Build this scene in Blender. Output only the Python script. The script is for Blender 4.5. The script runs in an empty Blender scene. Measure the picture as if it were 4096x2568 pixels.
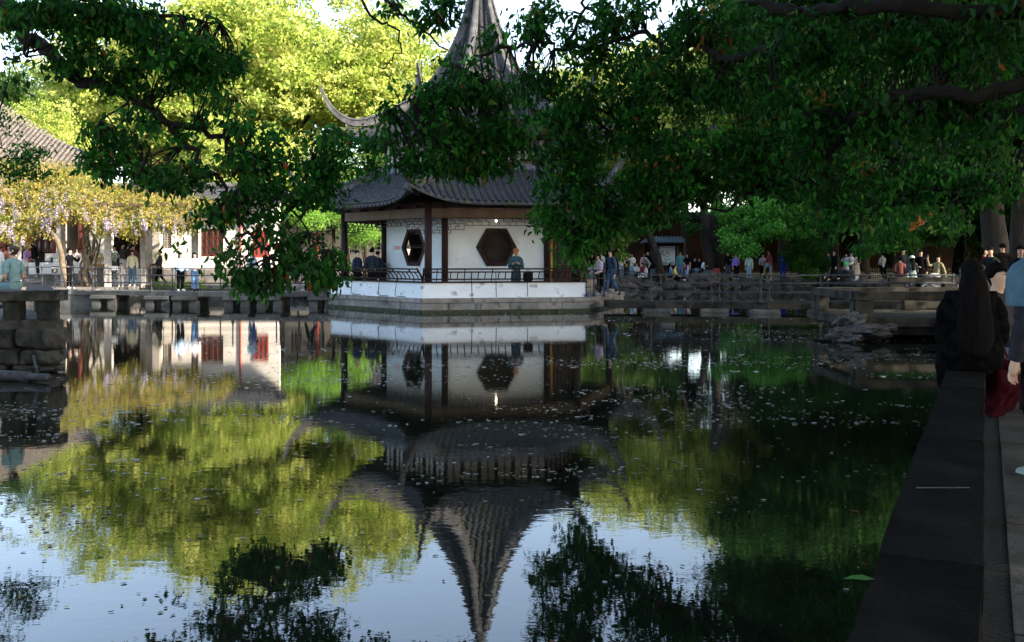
import bpy, bmesh, math, random
import numpy as np
from mathutils import Vector, Matrix
from mathutils.geometry import tessellate_polygon
random.seed(7); RNG = np.random.default_rng(7)
R = math.radians
C = bpy.context.scene
# ------------------------------------------------------------------ camera, world, sun, exposure
F = 3982.0; HC = 1.98; HY = 1030.0
cam = bpy.data.objects.new('camera', bpy.data.cameras.new('camera'))
C.collection.objects.link(cam); C.camera = cam
cam.location = (0, 0, HC); cam.rotation_euler = (R(90), 0, 0)
cam.data.sensor_width = 36; cam.data.lens = 35; cam.data.shift_y = -(1284-HY)/4096
cam.data.clip_start = 0.1; cam.data.clip_end = 2000
SUN_AZ, SUN_EL = 64, 29          # degrees: from behind the camera towards the right, above the horizon
sdir = Vector((math.cos(R(SUN_EL))*math.sin(R(SUN_AZ)), -math.cos(R(SUN_EL))*math.cos(R(SUN_AZ)), math.sin(R(SUN_EL))))
W = bpy.data.worlds.new('World'); C.world = W; W.use_nodes = True
wn = W.node_tree; bg = wn.nodes['Background']
sk = wn.nodes.new('ShaderNodeTexSky'); sk.sky_type = 'NISHITA'; sk.sun_disc = False
sk.sun_elevation = R(SUN_EL); sk.sun_rotation = math.atan2(sdir.x, sdir.y)
sk.air_density = 1.0; sk.dust_density = 1.6; sk.ozone_density = 1.0
hs_ = wn.nodes.new('ShaderNodeHueSaturation'); hs_.inputs['Saturation'].default_value = .85; hs_.inputs['Value'].default_value = 1.6   # brightens the sky light and mutes its colour
wn.links.new(sk.outputs[0], hs_.inputs['Color']); wn.links.new(hs_.outputs[0], bg.inputs[0]); bg.inputs[1].default_value = 0.15
sl = bpy.data.lights.new('sun', 'SUN'); sl.energy = 5.0; sl.angle = R(0.5); sl.color = (1.0, 0.88, 0.72)
so = bpy.data.objects.new('sun', sl); C.collection.objects.link(so)
so.rotation_euler = sdir.to_track_quat('Z', 'Y').to_euler()
C.view_settings.view_transform = 'Standard'; C.view_settings.look = 'None'
C.view_settings.exposure = 1.55; C.view_settings.gamma = 1; C.view_settings.use_curve_mapping = False
C.cycles.max_bounces = 6; C.cycles.diffuse_bounces = 3; C.cycles.glossy_bounces = 3
C.cycles.transmission_bounces = 3; C.cycles.transparent_max_bounces = 4
C.cycles.sample_clamp_indirect = 6

# ------------------------------------------------------------------ helpers
def P(px, py, Y): return Vector(((px-2048)/F*Y, Y, HC-(py-HY)/F*Y))
def X_(px, Y): return (px-2048)/F*Y
def link(o): C.collection.objects.link(o); return o
def tag(o, label=None, cat=None, group=None, kind=None):
    if label: o['label'] = label
    if cat: o['category'] = cat
    if group: o['group'] = group
    if kind: o['kind'] = kind
    return o
def thing(name, label, cat, loc=(0, 0, 0), rz=0, group=None):
    o = bpy.data.objects.new(name, None); link(o); o.location = loc; o.rotation_euler = (0, 0, rz)
    o.empty_display_size = .2
    return tag(o, label, cat, group)
def wm(o): return Matrix.Translation(o.location) @ Matrix.Rotation(o.rotation_euler.z, 4, 'Z')
def attach(o, parent, world=False):
    if parent is not None:
        o.parent = parent
        if world: o.matrix_parent_inverse = wm(parent).inverted()
    return o
def mesh_np(name, V, Fc, mats, smooth=False, col=None, fm=None):
    """V (n,3) float, Fc list of arrays (each (m,k)) of faces."""
    me = bpy.data.meshes.new(name)
    V = np.asarray(V, dtype=np.float32); me.vertices.add(len(V)); me.vertices.foreach_set('co', V.ravel())
    tot = sum(f.size for f in Fc); nf = sum(len(f) for f in Fc)
    me.loops.add(tot); me.loops.foreach_set('vertex_index', np.concatenate([f.ravel() for f in Fc]).astype(np.int32))
    me.polygons.add(nf)
    ls = np.concatenate([np.full(len(f), f.shape[1]) for f in Fc])
    st = np.concatenate([[0], np.cumsum(ls)[:-1]]).astype(np.int32)
    me.polygons.foreach_set('loop_start', st)
    if fm is not None: me.polygons.foreach_set('material_index', np.asarray(fm, dtype=np.int32))
    if smooth: me.polygons.foreach_set('use_smooth', np.ones(nf, dtype=bool))
    if col is not None:
        a = me.color_attributes.new('col', 'FLOAT_COLOR', 'POINT')
        c = np.ones((len(V), 4), dtype=np.float32); c[:, :3] = col; a.data.foreach_set('color', c.ravel())
    for m in (mats if isinstance(mats, (list, tuple)) else [mats]): me.materials.append(m)
    me.update(); me.validate(); return me
class MB:
    def __init__(s): s.v = []; s.f = []; s.m = []; s.mi = 0
    def add(s, vs, fs):
        n = len(s.v); s.v += [tuple(v) for v in vs]; s.f += [tuple(i+n for i in f) for f in fs]; s.m += [s.mi]*len(fs); return s
    def box(s, c, d, rz=0, M=None, bev=0):
        x, y, z = d[0]/2, d[1]/2, d[2]/2
        if bev > 0 and min(d) > 2.2*bev:
            b = bev; vs = []
            for (a, e, g) in ((1, 0, 0), (0, 1, 0), (0, 0, 1)):
                for sx in (-1, 1):
                    for sy in (-1, 1):
                        for sz in (-1, 1):
                            vs.append((sx*(x if a else x-b), sy*(y if e else y-b), sz*(z if g else z-b)))
            def I(k, sx, sy, sz): return k*8+(sx > 0)*4+(sy > 0)*2+(sz > 0)
            fs = []
            for sgn in (-1, 1):
                fs.append([I(0, sgn, -1, -1), I(0, sgn, 1, -1), I(0, sgn, 1, 1), I(0, sgn, -1, 1)])
                fs.append([I(1, -1, sgn, -1), I(1, 1, sgn, -1), I(1, 1, sgn, 1), I(1, -1, sgn, 1)])
                fs.append([I(2, -1, -1, sgn), I(2, 1, -1, sgn), I(2, 1, 1, sgn), I(2, -1, 1, sgn)])
            for p in (-1, 1):
                for q in (-1, 1):
                    fs.append([I(0, p, q, -1), I(0, p, q, 1), I(1, p, q, 1), I(1, p, q, -1)])
                    fs.append([I(0, p, -1, q), I(0, p, 1, q), I(2, p, 1, q), I(2, p, -1, q)])
                    fs.append([I(1, -1, p, q), I(1, 1, p, q), I(2, 1, p, q), I(2, -1, p, q)])
                    for r_ in (-1, 1): fs.append([I(0, p, q, r_), I(1, p, q, r_), I(2, p, q, r_)])
        else:
            vs = [(sx*x, sy*y, sz*z) for sx in (-1, 1) for sy in (-1, 1) for sz in (-1, 1)]
            fs = [(0, 1, 3, 2), (4, 6, 7, 5), (0, 4, 5, 1), (2, 3, 7, 6), (0, 2, 6, 4), (1, 5, 7, 3)]
        if M is None: M = Matrix.Translation(c) @ Matrix.Rotation(rz, 4, 'Z')
        else: M = M @ Matrix.Translation(c)
        return s.add([M @ Vector(v) for v in vs], fs)
    def bar(s, a, b, w, h, up=(0, 0, 1)):
        a, b = Vector(a), Vector(b); d = b-a; L = d.length
        if L < 1e-6: return s
        x = d/L; u = Vector(up); y = u.cross(x)
        if y.length < 1e-4: y = Vector((0, 1, 0)).cross(x)
        y.normalize(); z = x.cross(y)
        M = Matrix(((x.x, y.x, z.x, (a.x+b.x)/2), (x.y, y.y, z.y, (a.y+b.y)/2), (x.z, y.z, z.z, (a.z+b.z)/2), (0, 0, 0, 1)))
        return s.box((0, 0, 0), (L, w, h), M=M)
    def tube(s, pts, rad, n=8, cap=True, flat=1.0):
        pts = [Vector(p) for p in pts]
        if not isinstance(rad, (list, tuple)): rad = [rad]*len(pts)
        vs = []; prev = None
        for i, p in enumerate(pts):
            t = (pts[min(i+1, len(pts)-1)]-pts[max(i-1, 0)])
            t = t.normalized() if t.length > 1e-9 else Vector((0, 0, 1))
            if prev is None:
                a = Vector((1, 0, 0)) if abs(t.x) < .8 else Vector((0, 1, 0)); u = (a-t*a.dot(t)).normalized()
            else:
                u = (prev-t*prev.dot(t)); u = u.normalized() if u.length > 1e-5 else prev
            prev = u; w = t.cross(u)
            for k in range(n):
                an = 2*math.pi*k/n; vs.append(p+u*(math.cos(an)*rad[i])+w*(math.sin(an)*rad[i]*flat))
        fs = [(i*n+k, i*n+(k+1) % n, (i+1)*n+(k+1) % n, (i+1)*n+k) for i in range(len(pts)-1) for k in range(n)]
        if cap: fs += [tuple(range(n-1, -1, -1)), tuple((len(pts)-1)*n+k for k in range(n))]
        return s.add(vs, fs)
    def loft(s, rings, closed=True, cap=True):
        n = len(rings[0]); vs = [v for r_ in rings for v in r_]
        fs = [(i*n+k, i*n+(k+1) % n, (i+1)*n+(k+1) % n, (i+1)*n+k) for i in range(len(rings)-1) for k in range(n if closed else n-1)]
        if cap: fs += [tuple(range(n-1, -1, -1)), tuple((len(rings)-1)*n+k for k in range(n))]
        return s.add(vs, fs)
    def prism(s, poly, z0, z1):
        n = len(poly); vs = [(p[0], p[1], z0) for p in poly]+[(p[0], p[1], z1) for p in poly]
        return s.add(vs, [tuple(range(n-1, -1, -1)), tuple(range(n, 2*n))]+[(k, (k+1) % n, n+(k+1) % n, n+k) for k in range(n)])
    def lathe(s, c, prof, n=12):
        rings = [[(c[0]+r*math.cos(2*math.pi*k/n), c[1]+r*math.sin(2*math.pi*k/n), c[2]+z) for k in range(n)] for r, z in prof]
        return s.loft(rings)
    def mesh(s, name, mats, smooth=False):
        me = bpy.data.meshes.new(name); me.from_pydata(s.v, [], s.f)
        for m in (mats if isinstance(mats, (list, tuple)) else [mats]): me.materials.append(m)
        if s.mi or any(s.m): me.polygons.foreach_set('material_index', s.m)
        if smooth: me.polygons.foreach_set('use_smooth', [True]*len(s.f))
        me.update(); return me
    def build(s, name, mats, parent=None, world=False, smooth=False, **k):
        o = bpy.data.objects.new(name, s.mesh(name, mats, smooth)); link(o); attach(o, parent, world)
        tag(o, **k); return o
def obj_of(name, me, parent=None, world=False, **k):
    o = bpy.data.objects.new(name, me); link(o); attach(o, parent, world); tag(o, **k); return o
def fix_normals(o):
    bm = bmesh.new(); bm.from_mesh(o.data); bmesh.ops.recalc_face_normals(bm, faces=bm.faces); bm.to_mesh(o.data); bm.free(); return o
def copy_tree(o, parent=None):
    c = o.copy(); link(c); c.parent = parent
    for ch in list(o.children): copy_tree(ch, c)
    return c

# ------------------------------------------------------------------ materials
MATS = {}
def mat(name, c1, c2=None, scale=3.0, rough=.8, bump=0.0, bscale=20.0, spec=.3, metal=0, detail=4, objrand=0.0, stretch=(1, 1, 1), c3=None, s3=1.5, t3=.55, coat=0):
    if name in MATS: return MATS[name]
    m = bpy.data.materials.new(name); m.use_nodes = True; N = m.node_tree.nodes; L = m.node_tree.links
    b = N['Principled BSDF']; b.inputs['Roughness'].default_value = rough; b.inputs['Metallic'].default_value = metal
    b.inputs['Specular IOR Level'].default_value = spec; b.inputs['Coat Weight'].default_value = coat
    tc = N.new('ShaderNodeTexCoord'); mp = N.new('ShaderNodeMapping'); mp.inputs['Scale'].default_value = stretch
    L.new(tc.outputs['Object'], mp.inputs[0]); co = mp.outputs[0]
    def noise(sc, det=detail):
        n = N.new('ShaderNodeTexNoise'); n.inputs['Scale'].default_value = sc; n.inputs['Detail'].default_value = det
        L.new(co, n.inputs['Vector']); return n.outputs['Fac']
    c2 = c2 or tuple(min(1, x*1.25+.005) for x in c1)
    r = N.new('ShaderNodeValToRGB'); r.color_ramp.elements[0].position = .35; r.color_ramp.elements[1].position = .68
    r.color_ramp.elements[0].color = (*c1, 1); r.color_ramp.elements[1].color = (*c2, 1)
    L.new(noise(scale), r.inputs[0]); out = r.outputs[0]
    if c3:
        mx = N.new('ShaderNodeMix'); mx.data_type = 'RGBA'; r3 = N.new('ShaderNodeValToRGB')
        r3.color_ramp.elements[0].position = t3; r3.color_ramp.elements[1].position = t3+.1
        L.new(noise(s3, 6), r3.inputs[0]); L.new(r3.outputs[0], mx.inputs[0]); L.new(out, mx.inputs[6]); mx.inputs[7].default_value = (*c3, 1); out = mx.outputs[2]
    if objrand:
        oi = N.new('ShaderNodeObjectInfo'); mr = N.new('ShaderNodeMapRange'); mr.inputs[3].default_value = 1-objrand; mr.inputs[4].default_value = 1+objrand
        L.new(oi.outputs['Random'], mr.inputs[0]); hv = N.new('ShaderNodeHueSaturation'); L.new(mr.outputs[0], hv.inputs['Value']); L.new(out, hv.inputs['Color']); out = hv.outputs[0]
    L.new(out, b.inputs['Base Color'])
    if bump:
        bp = N.new('ShaderNodeBump'); bp.inputs['Strength'].default_value = 1; bp.inputs['Distance'].default_value = bump
        L.new(noise(bscale, 6), bp.inputs['Height']); L.new(bp.outputs[0], b.inputs['Normal'])
    MATS[name] = m; return m
def leaf_mat(name, trans=.35, rough=.45, spec=.4):
    m = bpy.data.materials.new(name); m.use_nodes = True; N = m.node_tree.nodes; L = m.node_tree.links
    b = N['Principled BSDF']; b.inputs['Roughness'].default_value = rough; b.inputs['Specular IOR Level'].default_value = spec
    a = N.new('ShaderNodeAttribute'); a.attribute_name = 'col'; L.new(a.outputs['Color'], b.inputs['Base Color'])
    t = N.new('ShaderNodeBsdfTranslucent'); g = N.new('ShaderNodeGamma'); g.inputs[1].default_value = .85
    L.new(a.outputs['Color'], g.inputs[0]); L.new(g.outputs[0], t.inputs[0])
    mx = N.new('ShaderNodeMixShader'); mx.inputs[0].default_value = trans
    L.new(b.outputs[0], mx.inputs[1]); L.new(t.outputs[0], mx.inputs[2]); L.new(mx.outputs[0], N['Material Output'].inputs[0]); return m
LEAF = leaf_mat('leaf_foliage', .40, .6, .08); LEAFN = leaf_mat('near_leaf', .42, .5, .12); PETAL = leaf_mat('wisteria_leaf', .35, .6, .2)
def emit(name, c, s):
    m = bpy.data.materials.new(name); m.use_nodes = True; b = m.node_tree.nodes['Principled BSDF']
    b.inputs['Base Color'].default_value = (*c, 1); b.inputs['Emission Color'].default_value = (*c, 1); b.inputs['Emission Strength'].default_value = s; return m
def cloth(c):
    k = 'cloth_%02x%02x%02x' % tuple(int(min(.99, x)*255) for x in c)
    return mat(k, c, tuple(min(1, x*1.3+.004) for x in c), scale=14, rough=.95, bump=.006, bscale=30, spec=.02)
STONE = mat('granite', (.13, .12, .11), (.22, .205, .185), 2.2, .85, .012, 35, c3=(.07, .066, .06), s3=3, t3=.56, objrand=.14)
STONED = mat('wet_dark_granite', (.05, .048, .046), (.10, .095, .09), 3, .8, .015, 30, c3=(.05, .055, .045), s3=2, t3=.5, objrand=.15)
WALLST = mat('rough_masonry', (.022, .021, .019), (.06, .053, .045), 4, .9, .03, 14, c3=(.012, .014, .010), s3=2.5, t3=.5, objrand=.25)
ROCK = mat('lake_rock', (.035, .033, .031), (.10, .09, .082), 3, .85, .05, 9, c3=(.04, .038, .034), s3=4, t3=.52, objrand=.25)
PLASTER = mat('white_plaster', (.53, .58, .61), (.62, .67, .70), 1.2, .9, .004, 20, c3=(.50, .51, .50), s3=2.2, t3=.62)
STAINP = mat('stained_plaster', (.57, .61, .64), (.66, .70, .73), 1.2, .9, .004, 20, c3=(.30, .29, .31), s3=2.4, t3=.585, stretch=(1, 1, 1.6))
CREAM = mat('cream_plaster', (.66, .61, .53), (.76, .72, .64), 1.0, .9, .004, 20)
CONC = mat('post_concrete', (.34, .31, .27), (.46, .42, .37), 5, .9, .006, 30)
TILE = mat('grey_roof_tile', (.014, .017, .022), (.048, .051, .060), 9, .75, .006, 40, c3=(.10, .10, .105), s3=14, t3=.62, objrand=.3)
PAN = mat('roof_pan', (.035, .037, .04), (.07, .07, .065), 8, .9, .01, 30, c3=(.06, .075, .02), s3=1.6, t3=.52)
RIDGE = mat('ridge_mortar', (.05, .05, .055), (.14, .135, .125), 3, .9, .015, 25, c3=(.07, .07, .07), s3=5, t3=.5)
LTILE = mat('pale_roof_tile', (.09, .075, .062), (.18, .155, .13), 6, .85, .01, 30, objrand=.1)
WOODD = mat('dark_maroon_wood', (.014, .008, .008), (.030, .014, .013), 3, .6, .004, 25, spec=.15, stretch=(1, 1, .2))
WOODB = mat('brown_beam_wood', (.05, .032, .018), (.085, .055, .03), 3, .6, .004, 25, stretch=(1, 1, .2))
RAILM = mat('dark_rail', (.008, .006, .006), (.016, .011, .010), 4, .6, .002, 25, spec=.12)
REDW = mat('red_lattice_paint', (.32, .045, .03), (.42, .07, .04), 4, .6, .003, 30)
BRNW = mat('brown_lattice_paint', (.10, .03, .02), (.14, .045, .03), 4, .6, .003, 30)
IRON = mat('painted_iron', (.028, .030, .035), (.055, .056, .062), 12, .6, .004, 40, spec=.2, c3=(.05, .026, .018), s3=9, t3=.6)
GLASS = mat('window_glass', (.05, .055, .06), (.08, .085, .09), 1, .15, 0, spec=.6)
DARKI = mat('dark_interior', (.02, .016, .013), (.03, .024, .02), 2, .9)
OCHRE = mat('ochre_temple_wall', (.030, .011, .002), (.042, .016, .003), .6, .9, .004, 20, c3=(.016, .008, .003), s3=.8, t3=.5)
BARK = mat('bark', (.012, .010, .008), (.032, .026, .02), 6, .95, .05, 14, stretch=(1, 1, .25))
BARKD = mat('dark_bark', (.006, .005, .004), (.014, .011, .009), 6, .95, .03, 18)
VINE = mat('wisteria_bark', (.12, .09, .06), (.22, .17, .11), 8, .95, .02, 20)
GROUND = mat('earth_path', (.17, .145, .115), (.25, .21, .165), 1.5, .95, .01, 12, c3=(.12, .10, .08), s3=.7, t3=.55)
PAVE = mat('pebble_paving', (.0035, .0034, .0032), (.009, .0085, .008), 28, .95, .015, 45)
GRASSM = mat('lawn_earth', (.04, .07, .02), (.06, .10, .03), 3, .95, .02, 30)
BAMBOO = mat('bamboo_fence', (.30, .25, .16), (.42, .35, .22), 6, .7, .003, 30)
WHITE = mat('white_paint', (.75, .75, .74), (.8, .8, .8), 4, .6)
BLACKS = mat('black_sign', (.02, .02, .022), (.03, .03, .032), 4, .4)
SKIN = mat('skin', (.50, .31, .22), (.56, .36, .26), 5, .6, 0)
SKIND = mat('skin_tan', (.38, .22, .15), (.44, .27, .19), 5, .6, 0)
HAIR = mat('black_hair', (.003, .0028, .003), (.007, .006, .006), 30, .8, .004, 60, spec=.04, stretch=(1, 1, .1))
HAIRB = mat('brown_hair', (.04, .022, .014), (.07, .04, .024), 30, .6, .004, 60, spec=.2, stretch=(1, 1, .1))
DARKB = mat('worn_shaded_granite', (.004, .004, .0043), (.009, .009, .0085), 4, .9, .008, 40, spec=.04, c3=(.003, .003, .0028), s3=1.5, t3=.5, objrand=.12)  # near bench granite blackened: the foreground shade is put into its colour
DARKS = mat('shaded_old_granite', (.022, .021, .018), (.045, .041, .034), 3, .9, .012, 30, spec=.1, c3=(.013, .013, .011), s3=2, t3=.5, objrand=.15)  # granite copy for the right side, with the shade there mixed into its colour
MOSS = mat('waterline_moss', (.025, .03, .018), (.05, .055, .03), 9, .95, .02, 30)

def rough_box(name, c, d, rz, m, parent, amp=.03, world=True, cuts=4):
    """a hewn block: subdivided box with uneven faces and worn edges"""
    from mathutils import noise
    bm = bmesh.new(); bmesh.ops.create_cube(bm, size=1); bmesh.ops.subdivide_edges(bm, edges=bm.edges, cuts=cuts, use_grid_fill=True); s = random.uniform(0, 90)
    for v in bm.verts:
        p = Vector((v.co.x*d[0], v.co.y*d[1], v.co.z*d[2])); e = sorted(abs(x) for x in v.co)
        if e[1] > .49: p -= Vector((p.x/max(d), p.y/max(d), p.z/max(d)))*amp*1.2
        q = p*3.5+Vector((s, 0, 0)); p += Vector((noise.noise(q), noise.noise(q+Vector((7, 0, 0))), noise.noise(q+Vector((0, 9, 0)))))*amp+Vector((noise.noise(q*3), noise.noise(q*3.3), noise.noise(q*2.9)))*amp*.4
        v.co = p
    me = bpy.data.meshes.new(name); bm.to_mesh(me); bm.free(); me.materials.append(m); o = obj_of(name, me, parent, world)
    o.matrix_basis = Matrix.Translation(c) @ Matrix.Rotation(rz, 4, 'Z'); return o
# ------------------------------------------------------------------ pond, ground
def water():
    m = bpy.data.materials.new('pond_water'); m.use_nodes = True; N = m.node_tree.nodes; L = m.node_tree.links
    b = N['Principled BSDF']; b.inputs['Base Color'].default_value = (.008, .011, .007, 1); b.inputs['Roughness'].default_value = .015
    b.inputs['IOR'].default_value = 1.6; b.inputs['Specular IOR Level'].default_value = .5
    tc = N.new('ShaderNodeTexCoord'); prev = None
    for sc, det, dist, st in ((1.1, 2, .0007, (1, 1.3, 1)), (5.5, 2, .00045, (1, 1.6, 1)), (24, 1, .00008, (1, 1.3, 1))):
        mp = N.new('ShaderNodeMapping'); mp.inputs['Scale'].default_value = st; L.new(tc.outputs['Object'], mp.inputs[0])
        n = N.new('ShaderNodeTexNoise'); n.inputs['Scale'].default_value = sc; n.inputs['Detail'].default_value = det; n.inputs['Distortion'].default_value = .6
        L.new(mp.outputs[0], n.inputs['Vector']); bp = N.new('ShaderNodeBump'); bp.inputs['Strength'].default_value = 1; bp.inputs['Distance'].default_value = dist
        L.new(n.outputs['Fac'], bp.inputs['Height'])
        if prev: L.new(prev, bp.inputs['Normal'])
        prev = bp.outputs[0]
    L.new(prev, b.inputs['Normal']); return m
WATER = water()
MB().add([(-60, -20, 0), (60, -20, 0), (60, 90, 0), (-60, 90, 0)], [(0, 1, 2, 3)]).build('pond_water', WATER, kind='structure')
def wl(d, off=0):   # pond-side edge of the terrace bench at distance d
    return (0.83+(d-2.43)*.477+off, d)
POND = [wl(-1.5, .04), (-9, -1.5), (-9, 13.8), (-15, 14.5), (-15, 17.6), (-8.4, 18.4), (-8.7, 19.3), (-9.95, 21.1), (-17, 30), (-25, 36), (-25, 42), (-17.7, 42), (-17.6, 48.2), (-11, 48.6), (-4, 50.5),
        (3, 60), (6.5, 62.3), (12, 62.0), (17, 61.6), (20.5, 60.8), (22, 54), (19, 44), (16, 35), (wl(26)[0]+.04, 26)]
GZ = .62
def ground():
    outer = [(-300, -200), (300, -200), (300, 500), (-300, 500)]
    polys = [[Vector((x, y, 0)) for x, y in outer], [Vector((x, y, 0)) for x, y in POND]]
    tris = tessellate_polygon(polys); pts = outer+POND; n = len(pts)
    vs = [(x, y, GZ) for x, y in pts]+[(x, y, -1.2) for x, y in POND]; fs = [tuple(t) for t in tris]
    k = len(POND)
    for i in range(k): fs.append((4+i, 4+(i+1) % k, n+(i+1) % k, n+i))
    o = MB().add(vs, fs).build('ground', GROUND, kind='structure'); fix_normals(o)
ground()
# paving of the near terrace
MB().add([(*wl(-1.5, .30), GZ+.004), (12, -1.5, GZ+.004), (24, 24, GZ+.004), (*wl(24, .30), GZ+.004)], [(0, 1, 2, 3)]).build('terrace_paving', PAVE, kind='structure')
def stones_course(parent, name, a, b, z0, z1, depth, n, m, out=0, jit=.01, bev=.012, world=True, gap=.012, inward=None, hewn=0):
    """a row of n blocks from a to b (xy); inward = unit vector pointing into the masonry"""
    a, b = Vector(a), Vector(b); d = b-a; L = d.length; u = d/L; nrm = Vector(inward) if inward else Vector((-u.y, u.x))
    cuts = [0]+[(i+random.uniform(-.18, .18))/n for i in range(1, n)]+[1]
    for i in range(n):
        p0, p1 = cuts[i]*L+gap/2, cuts[i+1]*L-gap/2; o = out+random.uniform(-jit, jit)
        c = a+u*((p0+p1)/2)+nrm*(depth/2-o)
        if hewn:
            h_ = (z1-z0)*random.uniform(.9, 1.12); rough_box(name, (c.x, c.y, (z0+z1)/2), (p1-p0, depth, h_-gap), math.atan2(u.y, u.x), m, parent, hewn, world, 5); continue
        MB().box((c.x, c.y, (z0+z1)/2), (p1-p0, depth, z1-z0-gap*.6), rz=math.atan2(u.y, u.x), bev=bev).build(name, m, parent, world)
# bank edging stones round the pond (left bank and recess)
edge = thing('stone_bank_edge', 'low granite block edging along the sunlit left bank of the pond', 'bank edging', (-18, 42, 0))
for a, b, n in (((-25, 42), (-17.7, 42), 6), ((-17.7, 42), (-17.6, 48.2), 5), ((-17.6, 48.2), (-11, 48.6), 6), ((-11, 48.6), (-4, 50.5), 6)):
    stones_course(edge, 'edge_stone', a, b, .42, GZ+.02, .45, n, STONE, .05, inward=None)
    stones_course(edge, 'edge_stone', a, b, -.1, .42, .4, n, STONED, .02, inward=None)
# lawn on the right bank
MB().add([(3, 66, GZ+.004), (40, 66, GZ+.004), (60, 76.4, GZ+.004), (3, 76.4, GZ+.004)], [(0, 1, 2, 3)]).build('lawn', GRASSM, kind='structure')
def blades():
    n = 14000; c = np.column_stack([RNG.uniform(3, 45, n), RNG.uniform(66.2, 76, n), np.full(n, GZ)])
    a = RNG.uniform(0, 6.28, n); h = RNG.uniform(.08, .22, n); w = .02
    dx = np.cos(a)*w; dy = np.sin(a)*w; V = np.zeros((n, 3, 3))
    V[:, 0] = c+np.column_stack([dx, dy, 0*a]); V[:, 1] = c-np.column_stack([dx, dy, 0*a]); V[:, 2] = c+np.column_stack([RNG.normal(0, .04, n), RNG.normal(0, .04, n), h])
    g = RNG.uniform(.7, 1.3, n)[:, None]*np.array([[.07, .15, .03]]); col = np.repeat(g, 3, axis=0)
    obj_of('grass', mesh_np('grass', V.reshape(-1, 3), [np.arange(n*3).reshape(-1, 3)], LEAF, col=col), kind='stuff', label='short green grass growing on the lawn behind the right bank', cat='grass')
blades()
# ------------------------------------------------------------------ rocks
def rock_mesh(name, seed, sub=2, sx=1, sy=1, sz=1, rough=.28, M=None, m=ROCK):
    bm = bmesh.new(); bmesh.ops.create_icosphere(bm, subdivisions=sub, radius=1); rr = random.Random(seed)
    dirs = [(Vector((rr.gauss(0, 1), rr.gauss(0, 1), rr.gauss(0, 1))).normalized(), rr.uniform(.55, .9)) for _ in range(9)]
    from mathutils import noise
    for v in bm.verts:
        p = v.co.normalized(); r_ = 1.0
        for d, h in dirs:
            q = p.dot(d)
            if q > 0 and q*r_ > h: r_ = h/q
        r_ *= 1+rough*noise.noise(p*2.3+Vector((seed*3.1, 0, 0)))+rough*.5*noise.noise(p*6+Vector((0, seed, 0)))
        v.co = Vector((p.x*sx, p.y*sy, p.z*sz))*r_
    me = bpy.data.meshes.new(name); bm.to_mesh(me); bm.free(); me.materials.append(m); return me
rocks = [rock_mesh('rock', i, 2) for i in range(8)]
def rock_row(parent, path, n, smin, smax, zc, name='rock', spread=.5, zj=.15):
    L = [0]; P2 = [Vector(p) for p in path]
    for i in range(1, len(P2)): L.append(L[-1]+(P2[i]-P2[i-1]).length)
    for k in range(n):
        t = (k+random.uniform(-.3, .3)+.5)/n*L[-1]; j = max(i for i in range(len(L)) if L[i] <= t or i == 0); j = min(j, len(P2)-2)
        u = (P2[j+1]-P2[j]).normalized(); p = P2[j]+u*(t-L[j])+Vector((-u.y, u.x))*random.uniform(-spread, spread)
        s = random.uniform(smin, smax); o = bpy.data.objects.new(name, rocks[k % 8]); link(o); attach(o, parent, True)
        o.matrix_basis = Matrix.Translation((p.x, p.y, zc+random.uniform(-zj, zj))) @ Matrix.Rotation(random.uniform(0, 6.3), 4, 'Z') @ Matrix.Diagonal((s*random.uniform(.8, 1.4), s*random.uniform(.8, 1.2), s*random.uniform(.55, .9), 1))
bank = thing('rock_embankment', 'row of rough grey boulders edging the shaded right bank', 'rock bank', (12, 62, 0))
rock_row(bank, [(5.2, 61.8), (12, 61.7), (17, 61.2), (20.4, 60.4)], 34, .35, .62, .1, spread=.25)
rock_row(bank, [(5.2, 62.2), (12, 62.0), (17, 61.7), (20.6, 60.8)], 30, .32, .6, .42, spread=.3)
rock_row(bank, [(20.2, 60.5), (21.8, 54), (19, 44.5)], 18, .4, .75, .35, spread=.3)
rock_row(bank, [(11.2, 61.8), (13.2, 61.6)], 4, .55, .8, .75, spread=.2)
rock_row(bank, [(19.0, 61.2), (21.2, 60.0)], 6, .5, .75, .75, spread=.4)
bank2 = thing('rock_embankment', 'sunlit tan boulders along the bank behind the left end of the pavilion', 'rock bank', (-10, 49.5, 0))
rock_row(bank2, [(-11.5, 48.3), (-4, 50.2), (2.5, 59)], 26, .3, .6, .3, spread=.25)
# the large weathered rock in front of the right terrace
bigrock = thing('scholar_rock', 'large weathered pale lake rock rising from the water in front of the stone bench', 'rock', (8.4, 23.6, 0))
for (px, py, D, sx, sy, sz, sd) in ((3440, 1330, 23.7, .62, .5, .26, 21), (3375, 1335, 23.6, .36, .35, .22, 22), (3420, 1285, 23.9, .30, .3, .20, 23), (3520, 1312, 23.9, .42, .35, .14, 24), (3350, 1290, 24.1, .12, .15, .14, 25), (3400, 1345, 23.3, .4, .3, .16, 27)):
    p = P(px, py, D); me = rock_mesh('boulder', sd, 4, sx, sy, sz, .42); o = bpy.data.objects.new('boulder', me); link(o); attach(o, bigrock, True); o.matrix_basis = Matrix.Translation(p)
p = P(3290+300, 1352, 23.9)
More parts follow.
